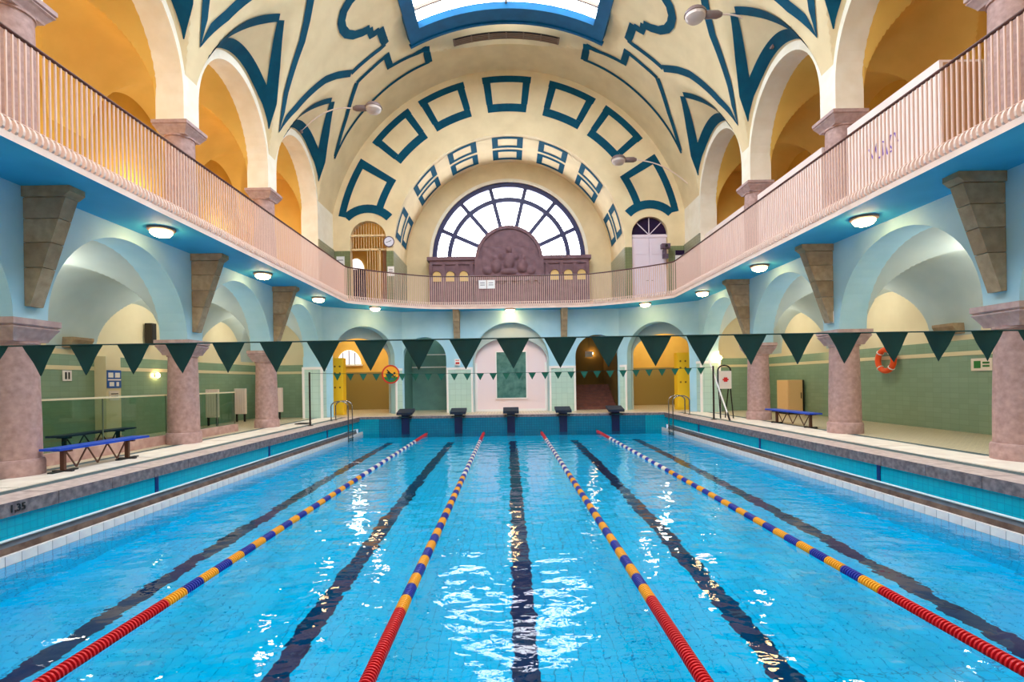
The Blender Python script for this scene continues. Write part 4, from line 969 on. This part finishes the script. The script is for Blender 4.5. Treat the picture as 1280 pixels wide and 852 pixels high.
# ---------------------------------------------------------------- lifebuoy
t = thing('lifebuoy', 'orange lifebuoy hanging on the green wall of the right corridor', 'lifebuoy', (XB-.2, 17.3, 3.0))
mb = MB(); n1, n2 = 28, 12
mb.add([(.09*math.sin(2*PI*j/n2), (.36+.09*math.cos(2*PI*j/n2))*math.cos(2*PI*i/n1), (.36+.09*math.cos(2*PI*j/n2))*math.sin(2*PI*i/n1)) for i in range(n1) for j in range(n2)],
       [(i*n2+j, ((i+1) % n1)*n2+j, ((i+1) % n1)*n2+(j+1) % n2, i*n2+(j+1) % n2) for i in range(n1) for j in range(n2)])
obj('ring', mb, M['orange'], t, smooth=True, angle=80)
for a in (45, 135, 225, 315):
    a = math.radians(a); mb = MB().tube([(.0+.097*math.sin(2*PI*j/12), (.36+.097*math.cos(2*PI*j/12))*math.cos(a), (.36+.097*math.cos(2*PI*j/12))*math.sin(a)) for j in range(13)], .018, 6); obj('band', mb, M['white'], t)
obj('hook', MB().tube([(.19, 0, .3), (.0, 0, .28), (-.02, 0, .33)], .012), M['steel'], t)
# ---------------------------------------------------------------- rescue stand, pole, cabinets
t = thing('rescue_stand', 'white box with red emblem on a black stand at the far right deck', 'rescue kit', (8.66, 20.9, DECK))
obj('box', MB().box(-.24, .24, -.12, .12, 1.2, 1.92), M['offwhite'], t)
obj('emblem', MB().box(-.07, .07, -.135, -.12, 1.48, 1.66).box(-.12, .12, -.13, -.12, 1.54, 1.6), M['redpaint'], t)
obj('top_frame', MB().tube([(-.26, 0, 1.18), (-.26, 0, 1.95)]+[(-.26*math.cos(PI*k/8), 0, 1.95+.2*math.sin(PI*k/8)) for k in range(1, 8)]+[(.26, 0, 1.95), (.26, 0, 1.18)], .03, 6), M['black'], t)
for x in (-1, 1):
    for y in (-1, 1): obj('leg', MB().bar((x*.2, y*.1, 1.2), (x*(.26 if y < 0 else .1), y*.2, 0), .035), M['black'], t)
t = thing('rescue_pole', 'long white pole leaning beside the rescue box at the far right', 'pole', (8.3, 19.6, DECK)); obj('pole', MB().tube([(0, 0, 0.0), (-.3, 1.2, 2.4)], .03, 8), M['white'], t); obj('grip', MB().tube([(0, 0, 0), (-.03, .15, .3)], .036, 8), M['black'], t)
t = thing('cabinet', 'cream cabinet standing against the green wall behind the right bench', 'cabinet', (12.35, 22.3, DECK)); obj('body', MB().box(-.34, .3, 0, .9, .12, 1.5), M['creambox'], t); obj('side_strip', MB().box(.3, .36, .0, .12, .0, 1.5), M['black'], t); obj('door', MB().box(-.31, .27, -.03, 0, .16, 1.46), M['creambox'], t); obj('plinth', MB().box(-.3, .28, .04, .86, 0, .12), M['black'], t); obj('door_handle', MB().box(.2, .23, -.06, -.03, .7, .95), M['steel'], t)
for k, (x, y, w_, lab) in enumerate(((-11.4, 24.4, .95, 'white panel radiator at the far end of the left corridor'), (-12.3, 21.0, .5, 'narrow white radiator on the left corridor wall past the second column'), (-12.3, 23.2, .5, 'narrow white radiator on the left corridor wall behind the third column'))):
    t = thing('radiator', lab, 'radiator', (x, y, DECK), 0, 'white radiators in the left corridor')
    obj('panel', MB().box(-w_/2, w_/2, -.06, .06, .35, 1.5), M['cabin'], t)
    for j in range(int(w_/.1)): obj('fin', MB().box(-w_/2+.1*j+.03, -w_/2+.1*j+.07, -.075, -.06, .42, 1.43), M['cabin'], t)
    for q in (-1, 1): obj('foot', MB().box(q*w_*.35-.03, q*w_*.35+.03, -.04, .04, 0, .35), M['black'], t)
tag(obj('box', MB().box(-8.95, -8.45, 21.0, 21.5, DECK+.006, DECK+.04), M['black']), 'small black box on the deck beside the left pennant post', 'box')
# ---------------------------------------------------------------- signs and small fittings
t = thing('no_swimming_sign', 'round sign with red ring and black swimmer on the far wall', 'sign', (-6.36, 27.06, 2.95), DA)
def disc(y, r, m, name='disc', half=None):
    if half is None: P = [(r*math.cos(2*PI*k/32), r*math.sin(2*PI*k/32)) for k in range(32)]
    else: P = [(r*math.cos(half*PI*k/20), r*math.sin(half*PI*k/20)) for k in range(21)]
    return obj(name, MB().prism(P, lambda a, b, q: (a, q, b), y-.006, y), M[m], t)
disc(0, .5, 'redpaint', 'rim'); disc(-.008, .42, 'fyel', 'yellow_field')
obj('lower_field', MB().prism([(.42*math.cos(a), .42*math.sin(a)) for a in [math.radians(200+140*k/14) for k in range(15)]], lambda a, b, q: (a, q, b), -.02, -.012), M['signgreen'], t)
obj('swimmer', MB().bar((-.2, -.022, .1), (.14, -.022, -.02), .07, .01, (0, 1, 0)).bar((-.02, -.022, .03), (-.2, -.022, .22), .05, .01, (0, 1, 0)).lathe([(.06, -.026), (.06, -.016)], 12, (.2, 0, .06), 'Y').bar((-.28, -.022, -.1), (.28, -.022, -.1), .04, .01, (0, 1, 0)).bar((-.22, -.022, .24), (.22, -.022, -.16), .045, .01, (0, 1, 0)), M['blackink'], t)
obj('lower_text', MB().bar((-.16, -.022, -.25), (.16, -.022, -.25), .05, .01, (0, 1, 0)), M['signblue'], t)
def sign(loc, w_, h_, m, lab, facing, marks=(), name='wall_sign', cat='sign'):
    t = thing(name, lab, cat, loc, facing)
    obj('board', MB().box(-w_/2, w_/2, -.02, 0, -h_/2, h_/2), M[m], t)
    for (x0, x1, z0, z1, mm) in marks: obj('marking', MB().box(x0, x1, -.026, -.019, z0, z1), M[mm], t)
    return t
# blue pictogram sign on the left corridor wall (faces +x)
t = thing('wall_pilaster', 'beige pilaster with a blue sign on the left corridor wall', 'pilaster', (-12.6, 15.9, DECK)); obj('shaft', MB().box(-.18, .18, -.3, .3, 0, 2.6), M['corrwall'], t); obj('plinth', MB().box(-.18, .22, -.34, .34, 0, .12), M['dirtypink'], t)
sign((-12.41, 15.9, 2.75), .56, .55, 'signblue', 'blue sign with white pictograms on the left corridor pilaster', PI/2, ((-.24, -.05, .05, .2, 'white'), (.03, .22, .05, .2, 'white'), (-.26, .26, -.04, 0, 'white'), (-.2, -.02, -.22, -.09, 'white'), (.08, .18, -.22, -.09, 'white')))
sign((-12.41, 15.9, 2.24), .4, .3, 'offwhite', 'small white notice under the blue sign on the left corridor pilaster', PI/2, ((-.14, .14, .04, .07, 'blackink'), (-.14, .14, -.04, -.01, 'blackink')))
sign((-12.75, 14.6, 2.85), .3, .3, 'white', 'small white notice on the green wall left of the blue sign', PI/2, ((-.08, -.02, -.1, .1, 'blackink'), (.03, .08, -.1, .1, 'blackink')))
sign((12.75, 13.95, 2.75), .62, .34, 'offwhite', 'white notice with green pictogram on the green right corridor wall', -PI/2, ((-.22, -.02, -.1, .1, 'signgreen'), (.04, .24, .02, .07, 'signgreen'), (.04, .24, -.07, -.02, 'signgreen')))
sign((-2.86, YB-.065, 3.55), .3, .34, 'white', 'small white notice with red print left of the middle arch', 0, ((-.1, .1, .08, .12, 'redpaint'), (-.1, .1, -.1, .0, 'redpaint')))
sign((9.23, COL[4], 4.25-.06), .3, .34, 'white', 'small white notice with a dark mark on the pier above the second right column', -PI/2, ((-.08, .08, -.05, .08, 'blackink'),))
sign((-8.85, YEND-.05, 8.85), .42, .62, 'white', 'white poster on the olive tiles left of the lattice gate', 0, ((-.14, .14, .1, .13, 'purple'), (-.14, .14, -.1, -.07, 'purple')), 'poster', 'poster')
sign((-6.22, YEND-.05, 8.35), .34, .5, 'white', 'small white poster right of the lattice gate', 0, ((-.1, .1, .08, .11, 'purple'), (-.1, .1, -.02, .01, 'purple')), 'poster', 'poster')
sign((8.95, YEND-.05, 8.9), .5, .62, 'white', 'white poster with dark top on the olive tiles right of the white door', 0, ((-.25, .25, .05, .31, 'darkpurple'), (-.16, .16, -.16, -.13, 'purple')), 'poster', 'poster')
for x in (-1.42, -.98): sign((x, 26.68, 7.55), .4, .44, 'white', 'white paper sign tied to the balcony railing, %s of two' % ('left' if x < -1.2 else 'right'), 0, ((-.12, .12, .06, .09, 'purple'), (-.12, .12, -.05, -.02, 'purple')), 'paper_sign', 'sign')
t = thing('wall_clock', 'round wall clock beside the lattice gate', 'clock', (-6.3, YEND-.05, 9.9))
disc(.0, .29, 'purple', 'rim'); disc(-.008, .24, 'clockface', 'dial'); obj('hands', MB().bar((0, -.02, 0), (.12, -.02, .06), .025, .01, (0, 1, 0)).bar((0, -.02, 0), (-.16, -.02, -.05), .02, .01, (0, 1, 0)), M['blackink'], t)
t = thing('door_camera', 'dark purple camera box on a bracket beside the white upper door', 'camera', (8.1, YEND-.3, 9.35)); obj('body', MB().box(-.22, .22, -.2, .1, -.12, .12), M['purple'], t); obj('bracket', MB().box(-.06, .06, -.06, .3, -.5, -.12).box(-.14, .14, -.08, .08, -.62, -.38), M['purple'], t); obj('lens', MB().lathe([(.07, -.26), (.07, -.2)], 12, (0, 0, 0), 'Y'), M['black'], t)
t = thing('wall_lamp', 'small glowing wall lamp on the green left corridor wall', 'lamp', (-12.68, 18.3, 2.9)); obj('bulb', MB().lathe([(.001, -.09), (.06, -.05), (.075, 0), (.06, .05), (.001, .09)], 14), M['lampglow'], t); obj('mount', MB().box(-.12, -.03, -.05, .05, -.05, .05), M['black'], t)
t = thing('wall_lamp', 'glowing wall lamp beside the yellow locker at the far right', 'lamp', (9.98, 24.55, 3.45)); obj('bulb', MB().lathe([(.001, -.13), (.1, -.07), (.13, 0), (.1, .07), (.001, .13)], 14), M['lampglow'], t); obj('mount', MB().box(-.04, .04, .05, .16, -.05, .05), M['black'], t)
t = thing('wall_speaker', 'narrow dark speaker box on the left corridor wall under the vault', 'speaker', (-12.6, 17.85, 3.95)); obj('body', MB().box(-.12, .12, -.12, .12, 0, .75), M['darkslot'], t); obj('grille', MB().box(.12, .13, -.09, .09, .05, .7), M['black'], t)
text_mesh('depth_mark', '1,35', .15, M['blackink'], FL, (-7.435, 7.56, .745), (PI/2, 0, PI/2), .003)
text_mesh('depth_mark', '1,35', .15, M['blackink'], FL, (7.435, 7.3, .745), (PI/2, 0, -PI/2), .003)
